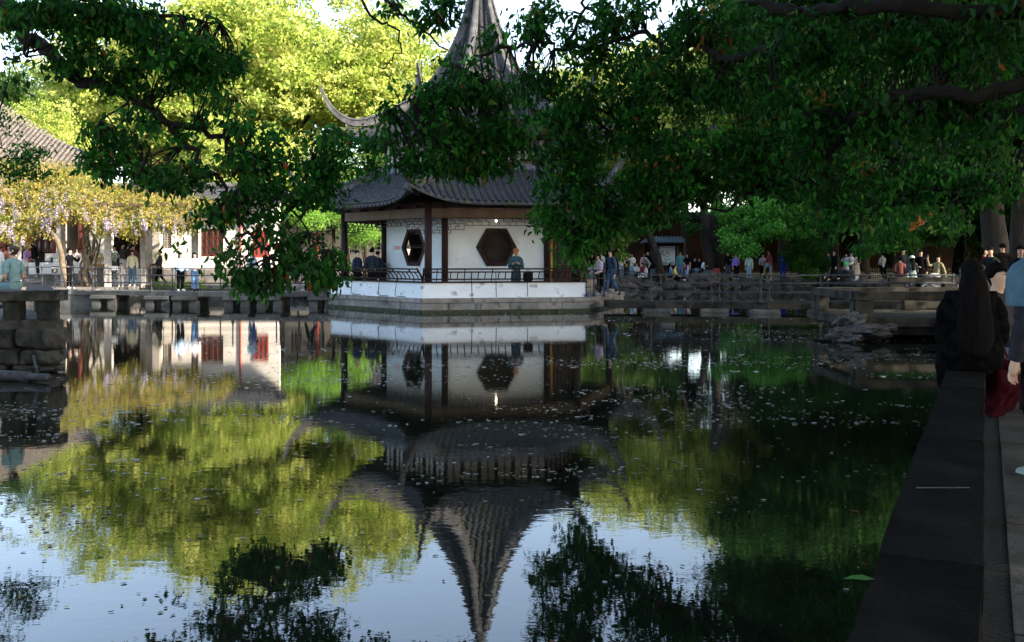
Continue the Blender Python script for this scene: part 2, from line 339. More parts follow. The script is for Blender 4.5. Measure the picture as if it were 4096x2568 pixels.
# ------------------------------------------------------------------ stone bench parapets
def bench_run(t, pts, ztop, zfloor, width=.34, thick=.17, seg=1.9, legs=True, legw=.24, slabm=STONED, cross=None):
    for (a, b) in zip(pts[:-1], pts[1:]):
        a, b = Vector(a), Vector(b); d = b-a; L = d.length; u = d/L; n = max(1, round(L/seg)); rz = math.atan2(u.y, u.x)
        for i in range(n):
            c = a+u*(L*(i+.5)/n)
            rough_box('bench_slab', (c.x, c.y, ztop-thick/2), (L/n-.002, width+random.uniform(-.01, .01), thick), rz, slabm, t, .009, cuts=9)
        if legs:
            for i in range(n+1):
                c = a+u*min(max(L*i/n, legw*.6), L-legw*.6)
                MB().box((c.x, c.y, (ztop-thick+zfloor)/2), (legw, width*.72, ztop-thick-zfloor), rz=rz, bev=.012).build('bench_leg', slabm, t, True)
t = thing('stone_bench', 'long dark stone bench parapet running from the bottom right corner along the pond', 'stone bench', (*wl(6, .15), GZ))
hw = .15
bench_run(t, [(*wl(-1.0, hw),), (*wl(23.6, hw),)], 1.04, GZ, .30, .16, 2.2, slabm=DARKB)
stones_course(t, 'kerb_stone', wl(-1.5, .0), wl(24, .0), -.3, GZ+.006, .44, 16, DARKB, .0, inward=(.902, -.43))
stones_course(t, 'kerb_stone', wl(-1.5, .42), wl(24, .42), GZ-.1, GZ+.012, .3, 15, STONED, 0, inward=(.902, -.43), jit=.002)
MB().box((*wl(4.05, hw)[:2], 1.044), (.22, .006, .003), rz=.02).build('mortar_line', STONED, t, True)
# right terrace standing in the water
t = thing('stone_platform', 'low stone viewing platform on piers with bench parapets at the right of the pond', 'platform', (10, 25.5, 0))
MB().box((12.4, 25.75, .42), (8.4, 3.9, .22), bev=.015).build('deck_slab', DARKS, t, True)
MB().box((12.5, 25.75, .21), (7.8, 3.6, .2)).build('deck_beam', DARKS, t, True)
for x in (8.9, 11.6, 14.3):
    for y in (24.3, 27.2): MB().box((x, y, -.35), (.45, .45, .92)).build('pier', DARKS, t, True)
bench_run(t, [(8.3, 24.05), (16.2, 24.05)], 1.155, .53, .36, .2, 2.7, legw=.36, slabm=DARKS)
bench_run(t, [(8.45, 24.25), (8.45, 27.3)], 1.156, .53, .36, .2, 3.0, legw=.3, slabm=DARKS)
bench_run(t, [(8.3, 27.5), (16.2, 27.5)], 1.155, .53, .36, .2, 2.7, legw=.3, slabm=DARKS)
t = thing('stone_bench', 'low stone bench parapet where visitors sit, far right beyond the platform', 'stone bench', (17, 40, GZ))
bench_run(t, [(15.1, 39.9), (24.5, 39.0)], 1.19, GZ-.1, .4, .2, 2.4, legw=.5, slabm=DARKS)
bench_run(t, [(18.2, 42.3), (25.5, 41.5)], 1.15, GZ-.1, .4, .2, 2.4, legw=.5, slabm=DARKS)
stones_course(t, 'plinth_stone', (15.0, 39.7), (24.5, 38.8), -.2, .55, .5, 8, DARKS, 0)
t = thing('stone_bench', 'small grey stone bench where two men in black sit on the right bank', 'stone bench', (12.0, 64.6, GZ))
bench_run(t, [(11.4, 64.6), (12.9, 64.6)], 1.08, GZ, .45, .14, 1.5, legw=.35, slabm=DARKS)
# left terrace
t = thing('stone_bench', 'massive old stone bench parapet on the masonry pier at the left edge', 'stone bench', (-9, 18.2, .85))
LT = [(-14.5, 17.0), (-8.15, 17.95)]
u = (Vector(LT[1])-Vector(LT[0])).normalized(); rz = math.atan2(u.y, u.x); a0 = Vector(LT[0]); Lt = (Vector(LT[1])-a0).length
for i, (s0, s1) in enumerate(((0, 2.1), (2.1, 5.2), (5.2, Lt+.1))):
    c = a0+u*((s0+s1)/2); rough_box('bench_slab', (c.x, c.y, 1.30), (s1-s0-.012, .52, .19), rz, WALLST, t, .025, cuts=9)
for s0, w in ((1.0, .4), (3.2, .34), (4.95, .36), (5.62, .30), (6.22, .34)):
    c = a0+u*s0; rough_box('bench_leg', (c.x, c.y+(.0 if w != .30 else .06), 1.03), (w, .38, .37), rz, WALLST, t, .03, cuts=5)
c = a0+u*6.15
rough_box('bench_slab', (-9.35, 19.7, 1.30), (.46, 2.9, .18), .45, WALLST, t, .02, cuts=7)
rough_box('bench_leg', (-9.75, 20.7, 1.03), (.34, .4, .35), .45, WALLST, t, .02)
t = thing('masonry_pier', 'rough stone masonry pier under the old bench at the left edge of the pond', 'stone wall', (-9, 18, 0))
MB().prism([(-15, 16.85), (-8.02, 17.8), (-9.85, 21.2), (-15, 24)], .7, .86).build('paving_slab', WALLST, t, True)
inw = (-.15, .99)
MB().prism([(-15, 17.15), (-8.4, 18.1), (-10.1, 21.1), (-15, 23.8)], -.6, .72).build('rubble_core', WALLST, t, True)
for z0, z1, n, s in ((.36, .71, 8, .02), (.08, .36, 11, .0), (-.35, .08, 16, .03)):
    stones_course(t, 'stone', (-15, 16.8), (-8.0, 17.72), z0, z1, .4, n, WALLST, s, jit=.05, inward=inw, gap=.035, hewn=.05)
    stones_course(t, 'stone', (-8.0, 17.72), (-9.85, 21.2), z0, z1, .4, max(3, n//3), WALLST, s, jit=.05, inward=(-.88, -.47), gap=.035, hewn=.05)
t = thing('drain_pipe', 'dark half sunk pump pipe with a threaded rod beside the masonry pier', 'pipe', (-8.3, 15.9, 0))
a, b = P(-60, 1498, 16.0), P(120, 1508, 15.9); MB().tube([a, b], .085, 14).build('pipe', IRON, t, True, smooth=True)
a, b = P(105, 1508, 15.9), P(192, 1510, 15.7); MB().tube([a, b], .062, 14).build('nozzle', IRON, t, True, smooth=True)
MB().tube([P(150, 1500, 15.85), P(134, 1422, 15.95)], .022, 8).build('threaded_rod', IRON, t, True, smooth=True)
# ------------------------------------------------------------------ bridges and iron railings
def bridge(label, near, z, width, thick, piers, loc, SA=None, SB=None):
    STONE_, STONED_ = SA or STONE, SB or STONED
    t = thing('stone_bridge', label, 'bridge', loc)
    for i in range(len(near)-1):
        a, b = near[i], near[i+1]
        for k, (y0, y1) in enumerate(((0, width/2-.005), (width/2+.005, width))):
            MB().prism([(a[0]+.01, a[1]+y0), (b[0]-.01, b[1]+y0), (b[0]-.01, b[1]+y1), (a[0]+.01, a[1]+y1)], z-thick, z+(.004 if k else 0)).build('deck_slab', STONE_ if k else STONED_, t, True)
    for (x, y) in piers:
        MB().box((x, y+width/2, z-thick-.08), (1.0, width+.4, .15), bev=.02).build('pier_cap', STONED, t, True)
        for sx in (-.3, .35):
            for sy in (.1, width-.2): MB().box((x+sx, y+sy, (z-thick-.16-.8)/2), (.34, .36, .8+z-thick-.16), bev=.01).build('pier', STONED, t, True)
    return t
LB = [(X_(292, 41.9), 41.9), (X_(470, 41.3), 41.3), (X_(625, 40.6), 40.6), (X_(790, 39.9), 39.9), (X_(960, 39.9), 39.9), (X_(1135, 39.9), 39.9), (X_(1322, 39.8), 39.8)]
bridge('low granite slab bridge over the pond left of the pavilion', LB, .59, 1.5, .17, [(X_(415, 41.3), 41.3), (X_(630, 40.5), 40.5), (X_(740, 39.9), 39.9), (X_(945, 39.9), 39.9), (X_(1076, 39.9), 39.9), (X_(1285, 39.9), 39.9)], (-12, 40, 0))
RB = [(X_(2430, 36.0), 36.0), (X_(2622, 35.9), 35.9), (X_(2860, 35.9), 35.9), (X_(3070, 35.2), 35.2), (X_(3290, 35.6), 35.6), (X_(3560, 35.8), 35.8), (16.4, 36)]
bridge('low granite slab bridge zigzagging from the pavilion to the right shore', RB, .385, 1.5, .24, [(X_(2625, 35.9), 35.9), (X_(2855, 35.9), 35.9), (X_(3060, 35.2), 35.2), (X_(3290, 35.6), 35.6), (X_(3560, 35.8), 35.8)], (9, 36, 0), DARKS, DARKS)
def iron_post(h):
    m = MB(); m.lathe((0, 0, 0), [(.075, 0), (.07, .03), (.03, .12), (.027, h*.30), (.042, h*.32), (.042, h*.36), (.026, h*.38), (.026, h*.62), (.042, h*.64), (.042, h*.68), (.026, h*.70), (.026, h*.90), (.045, h*.93), (.047, h*.97), (.02, h)], 10)
    return m.mesh('post', IRON, True)
IP = iron_post(1.0)
def railing(label, pts, z, h=1.0, fracs=(.34, .66, .95)):
    zz = z if isinstance(z, (list, tuple)) else [z]*len(pts)
    t = thing('iron_railing', label, 'railing', (pts[0][0], pts[0][1], zz[0]))
    for p, q in zip(pts, zz):
        o = obj_of('post', IP, t, True); o.matrix_basis = Matrix.Translation((p[0], p[1], q)) @ Matrix.Diagonal((1, 1, h, 1))
    for i in range(len(pts)-1):
        for f in fracs:
            a = Vector((pts[i][0], pts[i][1], zz[i]+f*h)); b = Vector((pts[i+1][0], pts[i+1][1], zz[i+1]+f*h))
            MB().tube([a, b], .016, 8).build('rail', IRON, t, True, smooth=True)
        mid = (Vector(pts[i])+Vector(pts[i+1]))/2; zc = (zz[i]+zz[i+1])/2
        MB().tube([(mid.x, mid.y, zc+.22*h), (mid.x, mid.y, zc+.98*fracs[2]*h)], .012, 6).build('spindle', IRON, t, True)
    return t
railing('grey iron railing along the left bank in front of the man with a phone', [(X_(-110, 42), 42.25), (X_(20, 42), 42.25), (X_(157, 42), 42.25), (X_(279, 42), 42.25), (X_(370, 41.4), 41.5)], [GZ, GZ, GZ, GZ, .59])
railing('near side iron railing of the left bridge beside the two walking girls', [(X_(370, 41.4), 41.45), (X_(604, 40.7), 40.75), (X_(698, 40.2), 40.35), (X_(930, 39.9), 39.95), (X_(1120, 39.9), 39.95), (X_(1288, 39.9), 39.95)], .59)
railing('far side iron railing of the left bridge', [(X_(381, 43), 43.1), (X_(492, 43), 42.7), (X_(686, 41.5), 41.6), (X_(880, 41.3), 41.35), (X_(1105, 41.3), 41.35), (X_(1290, 41.3), 41.35)], .59, .98)
RN = [(X_(2347, 36.4), 36.55), (X_(2377, 36.6), 36.75), (X_(2417, 36.5), 36.6)]
railing('short iron railing at the pavilion corner beside the girl in a lilac hoodie', RN, .54, 1.02)
railing('near side iron railing of the right bridge sloping down from the pavilion', [(X_(2417, 36.3), 36.3), (X_(2605, 35.9), 35.95), (X_(2847, 35.9), 35.95), (X_(3046, 35.2), 35.3), (X_(3285, 35.6), 35.7), (X_(3540, 35.8), 35.85), (16.2, 36.05)], [.54]+[.385]*6, 1.0)
railing('far side iron railing of the right bridge', [(X_(2478, 38.2), 38.2), (X_(2642, 37.4), 37.35), (X_(2876, 37.4), 37.35), (X_(3067, 37.0), 36.65), (X_(3305, 37.2), 37.05), (X_(3560, 37.3), 37.25), (16.6, 37.45)], [.54]+[.385]*6, 1.0)

# ------------------------------------------------------------------ pavilion
PC = Vector((-1.3, 41.1)); ROT = 12
def hx(k, r): a = R(ROT+60*k); return Vector((PC.x+r*math.cos(a), PC.y+r*math.sin(a)))
# corner index: 0 right(12) 1 back-right(72) 2 back-left(132) 3 left(192) 4 front-left(252) 5 front-right(312)
pav = thing('lake_pavilion', 'two storey hexagonal pavilion with swept grey tile roofs standing in the pond', 'pavilion', (PC.x, PC.y, 0))
def hexprism(r, z0, z1): return [tuple(hx(k, r)) for k in range(6)], z0, z1
MB().prism(*hexprism(5.75, -.8, .44)).build('base_core', STONED, pav, True)
MB().prism(*hexprism(6.02, .44, .53)).build('floor', STONE, pav, True)
for k in range(6):
    a, b = hx(k, 6.2), hx((k+1) % 6, 6.2); mid = (a+b)/2; inn = (PC-mid).normalized()
    seen = k in (3, 4, 5)
    stones_course(pav, 'coping_stone', a, b, .36, .53, .5, 4 if seen else 2, STONE, .035, .006, .012, inward=inn)
    stones_course(pav, 'base_stone', a, b, .10, .36, .5, 6 if seen else 3, STONE, .0, .006, .01, inward=inn)
    stones_course(pav, 'footing_stone', a, b, -.2, .115, .5, 5 if seen else 3, MOSS, .05, .008, .015, inward=inn)
def face_pt(k, r, u, off=0, z=0):
    a, b = hx(k, r), hx((k+1) % 6, r); mid = (a+b)/2; n = (mid-PC).normalized(); p = a.lerp(b, u)+n*off; return Vector((p.x, p.y, z))
# carved drain stone
cs = MB(); fz = .23; p0 = face_pt(4, 6.2, .333, .05, fz)
nn = ((hx(4, 1)+hx(5, 1))/2-PC).normalized(); uu = (hx(5, 1)-hx(4, 1)).normalized()
rzf = math.atan2(uu.y, uu.x)
cs.lathe((0, 0, 0), [(.02, -.02), (.125, -.015), (.13, .02), (.07, .04), (.01, .045)], 16)
o = cs.build('carved_spout', STONE, pav, True, smooth=False)
o.matrix_basis = Matrix.Translation(p0) @ Matrix.Rotation(rzf, 4, 'Z') @ Matrix.Rotation(R(90), 4, 'X')
for s in (-1, 1):
    m = MB().tube([(s*.035, -.045, .06), (s*.065, -.05, .03), (s*.09, -.045, .05), (s*.10, -.04, .075)], [.008, .014, .012, .006], 6)
    m.tube([(s*.03, -.045, -.07), (s*.06, -.05, -.035), (s*.09, -.045, -.03)], [.006, .012, .006], 6)
    o = m.build('carved_groove', DARKI, pav, True); o.matrix_basis = Matrix.Translation(p0) @ Matrix.Rotation(rzf, 4, 'Z')
# white parapet wall
for k, u0, u1 in ((3, 0, 1), (4, 0, 1), (1, 0, 1), (2, .35, 1)):
    a, b = face_pt(k, 6.08, u0), face_pt(k, 6.08, u1); a2, b2 = face_pt(k, 5.88, u0), face_pt(k, 5.88, u1)
    MB().prism([tuple(a[:2]), tuple(b[:2]), tuple(b2[:2]), tuple(a2[:2])], .53, 1.07).build('parapet_wall', STAINP, pav, True)
    n = 5
    for i in range(n):
        q = [face_pt(k, r_, u0+(u1-u0)*(i+e)/n) for r_, e in ((6.14, .003), (6.14, .997), (5.6, .997), (5.6, .003))]
        MB().prism([tuple(v[:2]) for v in q], 1.07, 1.115+random.uniform(-.006, .006)).build('seat_board', WOODD, pav, True)
# right face: short grey wall by the bridge
q = [face_pt(5, r_, e) for r_, e in ((5.95, .40), (5.95, .98), (5.8, .98), (5.8, .40))]
# curved back railing
def rail_face(k, u0=0, u1=1, n=24):
    def pt(u, o, z): return face_pt(k, 6.06, u, o, z)
    prof = [(.0, 1.20), (.02, 1.27), (.06, 1.34), (.12, 1.40), (.17, 1.44)]
    for (o_, z, w, h) in ((.0, 1.20, .05, .05), (.18, 1.46, .045, .05), (.24, 1.57, .07, .055)):
        MB().bar(pt(u0, o_, z), pt(u1, o_, z), w, h).build('rail', RAILM, pav, True)
    for i in range(n+1):
        u = u0+(u1-u0)*(i+.0)/n
        MB().tube([pt(u, a, z) for a, z in prof], .02, 5).build('baluster', RAILM, pav, True)
    for i in range(6):
        u = u0+(u1-u0)*(i+.5)/6
        MB().bar(pt(u, .19, 1.48), pt(u, .23, 1.55), .03, .05).build('rail_block', RAILM, pav, True); MB().bar(pt(u, 0, 1.11), pt(u, 0, 1.18), .03, .06).build('rail_foot', RAILM, pav, True)
    for e in (u0+.003, u1-.003):
        MB().tube([pt(e, 0, 1.11), pt(e, .02, 1.25), pt(e, .12, 1.42), pt(e, .25, 1.60)], .035, 6).build('rail_end', RAILM, pav, True)
rail_face(3); rail_face(4, 0, .985); rail_face(1, n=12); rail_face(2, .35, 1, n=10)
for k, u in ((3, .32), (3, .62), (3, .80)):
    MB().tube([face_pt(k, 6.06, u, .17, 1.47), face_pt(k, 6.1, u, .19, 1.45), face_pt(k, 6.1, u-.05, .10, .60), face_pt(k, 6.1, u-.045, .03, .565), face_pt(k, 6.1, u+.04, .03, .565)], .012, 6).build('stay_rod', RAILM, pav, True)
for k, u in ((4, .285), (4, .43), (4, .62)):
    MB().tube([face_pt(k, 6.06, u, .17, 1.47), face_pt(k, 6.1, u, .19, 1.44), face_pt(k, 6.1, u+.006, .09, .56)], .013, 6).build('stay_rod', RAILM, pav, True)
# pillars, beams, hanging lattice
for k in range(6):
    c = hx(k, 5.55); MB().tube([(c.x, c.y, .53), (c.x, c.y, 4.0)], .135, 16).build('pillar', WOODD, pav, True, smooth=True)
    MB().lathe((c.x, c.y, .53), [(.2, 0), (.22, .05), (.2, .12), (.15, .16)], 16).build('pillar_base', STONE, pav, True)
    c = hx(k, 3.95); MB().tube([(c.x, c.y, .53), (c.x, c.y, 4.4)], .125, 14).build('pillar', WOODD, pav, True, smooth=True)
for k in range(6):
    MB().bar(face_pt(k, 5.55, 0, 0, 3.59), face_pt(k, 5.55, 1, 0, 3.59), .12, .34).build('beam', WOODB, pav, True)
    MB().bar(face_pt(k, 5.55, 0, 0, 3.86), face_pt(k, 5.55, 1, 0, 3.86), .16, .16).build('beam', WOODD, pav, True)
    for i in range(5):
        MB().bar(face_pt(k, 3.95, i/5+.1, 0, 3.95), face_pt(k, 5.9, i/5+.1, 0, 3.80), .08, .10).build('rafter', WOODD, pav, True)
    MB().bar(hx(k, 3.95).to_3d()+Vector((0, 0, 3.7)), hx(k, 5.55).to_3d()+Vector((0, 0, 3.7)), .12, .22).build('beam', WOODD, pav, True)
def fret(k, r, u0, u1, ztop, hmin, hmax, cell, name='hanging_lattice', th=.022):
    m = MB(); L = (hx(k, r)-hx((k+1) % 6, r)).length*(u1-u0); n = max(8, int(L/cell)); rr = random.Random(50+k)
    def pt(s, z): return face_pt(k, r, u0+(u1-u0)*s/n, 0, z)
    prevz = None
    for i in range(n):
        e = abs((i+.5)/n*2-1); hgt = hmin+(hmax-hmin)*(1 if e > .78 else (.55 if e > .55 else 0)); rows = max(2, int(hgt/.10))
        zs = [ztop-hgt*j/rows for j in range(rows+1)]
        for j, z in enumerate(zs):
            if j == 0 or j == rows or (i*2+j*3) % 4 != 1: m.bar(pt(i, z), pt(i+1, z), th, th)
        for j in range(rows):
            if (i+j) % 2 == 0: m.bar(pt(i, zs[j]), pt(i, zs[j+1]), th, th)
            if (i*3+j) % 5 == 2: m.bar(pt(i+.5, zs[j]), pt(i+.5, zs[j+1]), th, th)
        if prevz is not None and abs(prevz-hgt) > .01: m.bar(pt(i, ztop-hgt), pt(i, ztop-prevz), th, th)
        prevz = hgt
    m.bar(pt(0, ztop), pt(n, ztop), th, th*1.6); m.build(name, WOODD, pav, True)
for k in (0, 1, 2, 3, 4, 5): fret(k, 5.55, .03, .97, 3.41, .26, .55, .16)
# inner room walls with hexagonal windows
def hex_wall(k, r, z0, z1, mtl, win=True, u0=0, u1=1, ww=.76, wh=.69, zc=2.37, lattice=True):
    a, b = face_pt(k, r, u0), face_pt(k, r, u1); L = (b-a).length; uu = (b-a)/L; mid = (face_pt(k, 1, .5)-PC.to_3d()); nrm = Vector((mid.x, mid.y, 0)).normalized()
    cx = L*(.5-u0)/(u1-u0) if win else 0
    def W(x, z, d): p = a+uu*x+nrm*d; return Vector((p.x, p.y, z))
    hexp = [(cx+ww, zc), (cx+ww/2, zc+wh), (cx-ww/2, zc+wh), (cx-ww, zc), (cx-ww/2, zc-wh), (cx+ww/2, zc-wh)]
    m = MB()
    if not win:
        m.add([W(0, z0, 0), W(L, z0, 0), W(L, z1, 0), W(0, z1, 0), W(0, z0, -.12), W(L, z0, -.12), W(L, z1, -.12), W(0, z1, -.12)], [(0, 1, 2, 3), (7, 6, 5, 4), (0, 4, 5, 1), (3, 2, 6, 7), (0, 3, 7, 4), (1, 5, 6, 2)])
        return fix_normals(m.build('wall', mtl, pav, True))
    outer = [(L, zc), (L, z1), (0, z1), (0, zc), (0, z0), (L, z0)]
    vs = [W(x, z, d) for d in (0, -.12) for (x, z) in outer+hexp]; fs = []
    for i in range(6):
        j = (i+1) % 6; fs += [(i, j, 6+j, 6+i), (12+i, 18+i, 18+j, 12+j), (6+i, 6+j, 18+j, 18+i), (i, 12+i, 12+j, j)]
    m.add(vs, fs); fix_normals(m.build('wall', mtl, pav, True))
    fr = MB(); n = 6; q = lambda s, d: [W(cx+(x-cx)*s, zc+(z-zc)*s, d) for x, z in hexp]
    A, B, Cc, D = q(1.04, .035), q(.84, .02), q(.84, -.10), q(1.04, .002)
    for i in range(6):
        j = (i+1) % 6; fr.add([D[i], D[j], A[i], A[j], B[i], B[j], Cc[i], Cc[j]], [(0, 1, 3, 2), (2, 3, 5, 4), (4, 5, 7, 6)])
    w = fr.build('window', WOODD, pav, True)
    la = MB()
    for s in ((.72, .58) if k == 4 else (.76,)):
        Q = q(s, -.04)
        for i in range(6): la.bar(Q[i], Q[(i+1) % 6], .02, .02, up=nrm)
    la.bar(W(cx-ww*.84, zc, -.04), W(cx+ww*.84, zc, -.04), .035, .035)
    la.bar(W(cx-ww*.8, zc+.08, -.04), W(cx+ww*.8, zc+.08, -.04), .02, .02)
    for s in ((-.5, -.3, .3, .5) if k == 4 else ()): la.bar(W(cx+s*ww, zc+.08, -.04), W(cx+s*ww, zc+wh*.8, -.04), .02, .02); la.bar(W(cx+s*ww, zc-.01, -.04), W(cx+s*ww, zc-wh*.3, -.04), .018, .018)
    Q1, Q2 = q(.84, -.04), q(.58 if k == 4 else .76, -.04)
    for i in range(6): la.bar(Q1[i], Q2[i], .02, .02)
    la.build('lattice', WOODD, w)
    if k == 4: MB().add([W(x, z, -.16) for x, z in hexp], [(0, 1, 2, 3, 4, 5)]).build('dark_backing', DARKI, w)  # added backing sheet; its dark colour stands for the unlit room
for k in (3, 4, 2): hex_wall(k, 3.93, .53, 4.0, PLASTER)
hex_wall(1, 3.93, .53, 4.0, PLASTER, win=False)
# room inside is divided so the front window looks dark
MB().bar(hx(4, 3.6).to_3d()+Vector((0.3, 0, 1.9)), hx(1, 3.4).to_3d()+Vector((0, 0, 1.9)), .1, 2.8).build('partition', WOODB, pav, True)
MB().prism(*hexprism(5.5, 3.96, 4.0)).build('ceiling', WOODD, pav, True)
for k in (5, 0):
    for i in range(6):
        u = .08+i*.15
        m = MB(); m.bar(face_pt(k, 3.93, u, 0, 2.0), face_pt(k, 3.93, u+.135, 0, 2.0), .05, 2.9); d = m.build('door', WOODD, pav, True)
        m = MB()
        for z in (1.7, 2.2, 2.7, 3.2): m.bar(face_pt(k, 3.93, u+.02, .04, z), face_pt(k, 3.93, u+.115, .04, z), .02, .03)
        m.build('door_rail', WOODB, d)
cpl = face_pt(5, 3.95, .045, .12, 0)
YEL = mat('yellow_couplet_board', (.50, .26, .03), (.58, .32, .05), 5, .6)
m = MB().box((cpl.x-.02, cpl.y, 2.05), (.14, .03, 2.6)).build('couplet_board', YEL, pav, True)
INK = mat('green_ink', (.03, .12, .05))
for i in range(8):
    z = 3.15-i*.3; m = MB(); rr = random.Random(i); x0, y0 = cpl.x-.02, cpl.y-.019
    for j in range(4):
        zz = z+(j-1.5)*.04
        if rr.random() < .7: m.box((x0+rr.uniform(-.01, .01), y0, zz), (rr.uniform(.05, .09), .006, .012))
        if rr.random() < .7: m.box((x0+rr.uniform(-.03, .03), y0-.001, z+rr.uniform(-.03, .03)), (.012, .006, rr.uniform(.05, .10)))
    m.build('brush_mark', INK, pav, True)
# notice on the wall, bulb
nt = face_pt(3, 3.93, .22, .012, 2.36)
no = thing('wall_notice', 'small pink and white notice fixed on the white wall left of the corner pillar', 'notice', nt, math.atan2((hx(4, 1)-hx(3, 1)).y, (hx(4, 1)-hx(3, 1)).x))
MB().box((0, 0, 0), (.42, .015, .17)).build('plate', mat('pink_print', (.55, .38, .34)), no)
MB().box((-.15, -.01, 0), (.12, .006, .17)).build('picture', mat('grey_print', (.55, .55, .5), (.2, .2, .2), 60), no)
m = MB()
for i in range(4): m.box((.06, -.01, .055-i*.036), (.22, .004, .012))
m.build('print_lines', mat('red_print', (.35, .08, .08)), no)
bp = face_pt(4, 4.7, .47, 0, 3.34)
bl = thing('light_bulb', 'small lit warm bulb hanging under the pavilion eaves', 'light bulb', bp)
MB().lathe((0, 0, 0), [(.004, -.05), (.035, -.035), (.045, 0), (.03, .035), (.015, .05)], 12).build('bulb', emit('lit_bulb', (1, .85, .6), 9), bl, smooth=True)
MB().tube([(0, 0, .045), (0, 0, .11)], .022, 8).build('socket', WOODD, bl); MB().tube([(0, 0, .1), (0, 0, .6)], .006, 5).build('wire', WOODD, bl)
# upper storey
for k in range(6):
    a, b = face_pt(k, 3.95, 0), face_pt(k, 3.95, 1)
    m = MB(); m.bar(face_pt(k, 3.9, 0, 0, 5.4), face_pt(k, 3.9, 1, 0, 5.4), .2, .5); m.build('sill_wall', PLASTER if False else WOODB, pav, True)
    m = MB(); m.bar(face_pt(k, 3.9, 0, 0, 6.75), face_pt(k, 3.9, 1, 0, 6.75), .2, .5); m.build('beam', WOODD, pav, True)
    nw = 6
    for i in range(nw):
        u0, u1 = i/nw, (i+1)/nw
        m = MB()
        for e in (u0+.006, u1-.006): m.bar(face_pt(k, 3.9, e, .02, 5.62), face_pt(k, 3.9, e, .02, 6.55), .07, .06)
        for z in (5.66, 6.08, 6.5): m.bar(face_pt(k, 3.9, u0+.01, .02, z), face_pt(k, 3.9, u1-.01, .02, z), .05, .06)
        m.bar(face_pt(k, 3.9, (u0+u1)/2, .02, 5.66), face_pt(k, 3.9, (u0+u1)/2, .02, 6.5), .04, .03)
        w = m.build('window', WOODD, pav, True)
        MB().bar(face_pt(k, 3.9, u0+.02, -.01, 6.08), face_pt(k, 3.9, u1-.02, -.01, 6.08), .012, .84).build('pane', mat('paper_pane', (.22, .22, .20), (.28, .28, .26), 2, .3), w)
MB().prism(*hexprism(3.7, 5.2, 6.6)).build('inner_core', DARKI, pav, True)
MB().prism(*hexprism(4.6, 6.5, 6.54)).build('upper_ceiling', WOODD, pav, True)
def interp(pts, v):
    v = v*(len(pts)-1); i = min(int(v), len(pts)-2); f = v-i; return (pts[i][0]*(1-f)+pts[i+1][0]*f, pts[i][1]*(1-f)+pts[i+1][1]*f)
def resample(pts, n):
    L = [0]
    for a, b in zip(pts[:-1], pts[1:]): L.append(L[-1]+math.hypot(b[0]-a[0], b[1]-a[1]))
    xs = np.array([p[0] for p in pts]); ys = np.array([p[1] for p in pts]); t = np.linspace(0, L[-1], n)
    return list(zip(np.interp(t, L, xs), np.interp(t, L, ys))), L[-1]
ARC = [(math.cos(R(a)), math.sin(R(a))) for a in (0, 36, 72, 108, 144, 180)]
def tile_template(r=.078, L=.17):
    V = []
    for (y, rr, dz) in ((0, r, .02), (L, r*.9, -.005), (0, r*.72, .008)):
        for c, s in ARC: V.append((c*rr, y, s*rr+dz))
    Fq = [(i, i+1, 6+i+1, 6+i) for i in range(5)]+[(i, 12+i, 12+i+1, i+1) for i in range(5)]
    return np.array(V), np.array(Fq)
TT, TF = tile_template()
tile_me = mesh_np('roof_tile', TT, [TF], TILE, smooth=False)
dm = MB().add([(-.10, 0, 0), (.10, 0, 0), (.07, -.03, -.075), (0, -.045, -.13), (-.07, -.03, -.075), (0, .0, -.035)], [(5, 0, 4), (5, 4, 3), (5, 3, 2), (5, 2, 1)])
drip_me = dm.mesh('drip_tile', TILE)
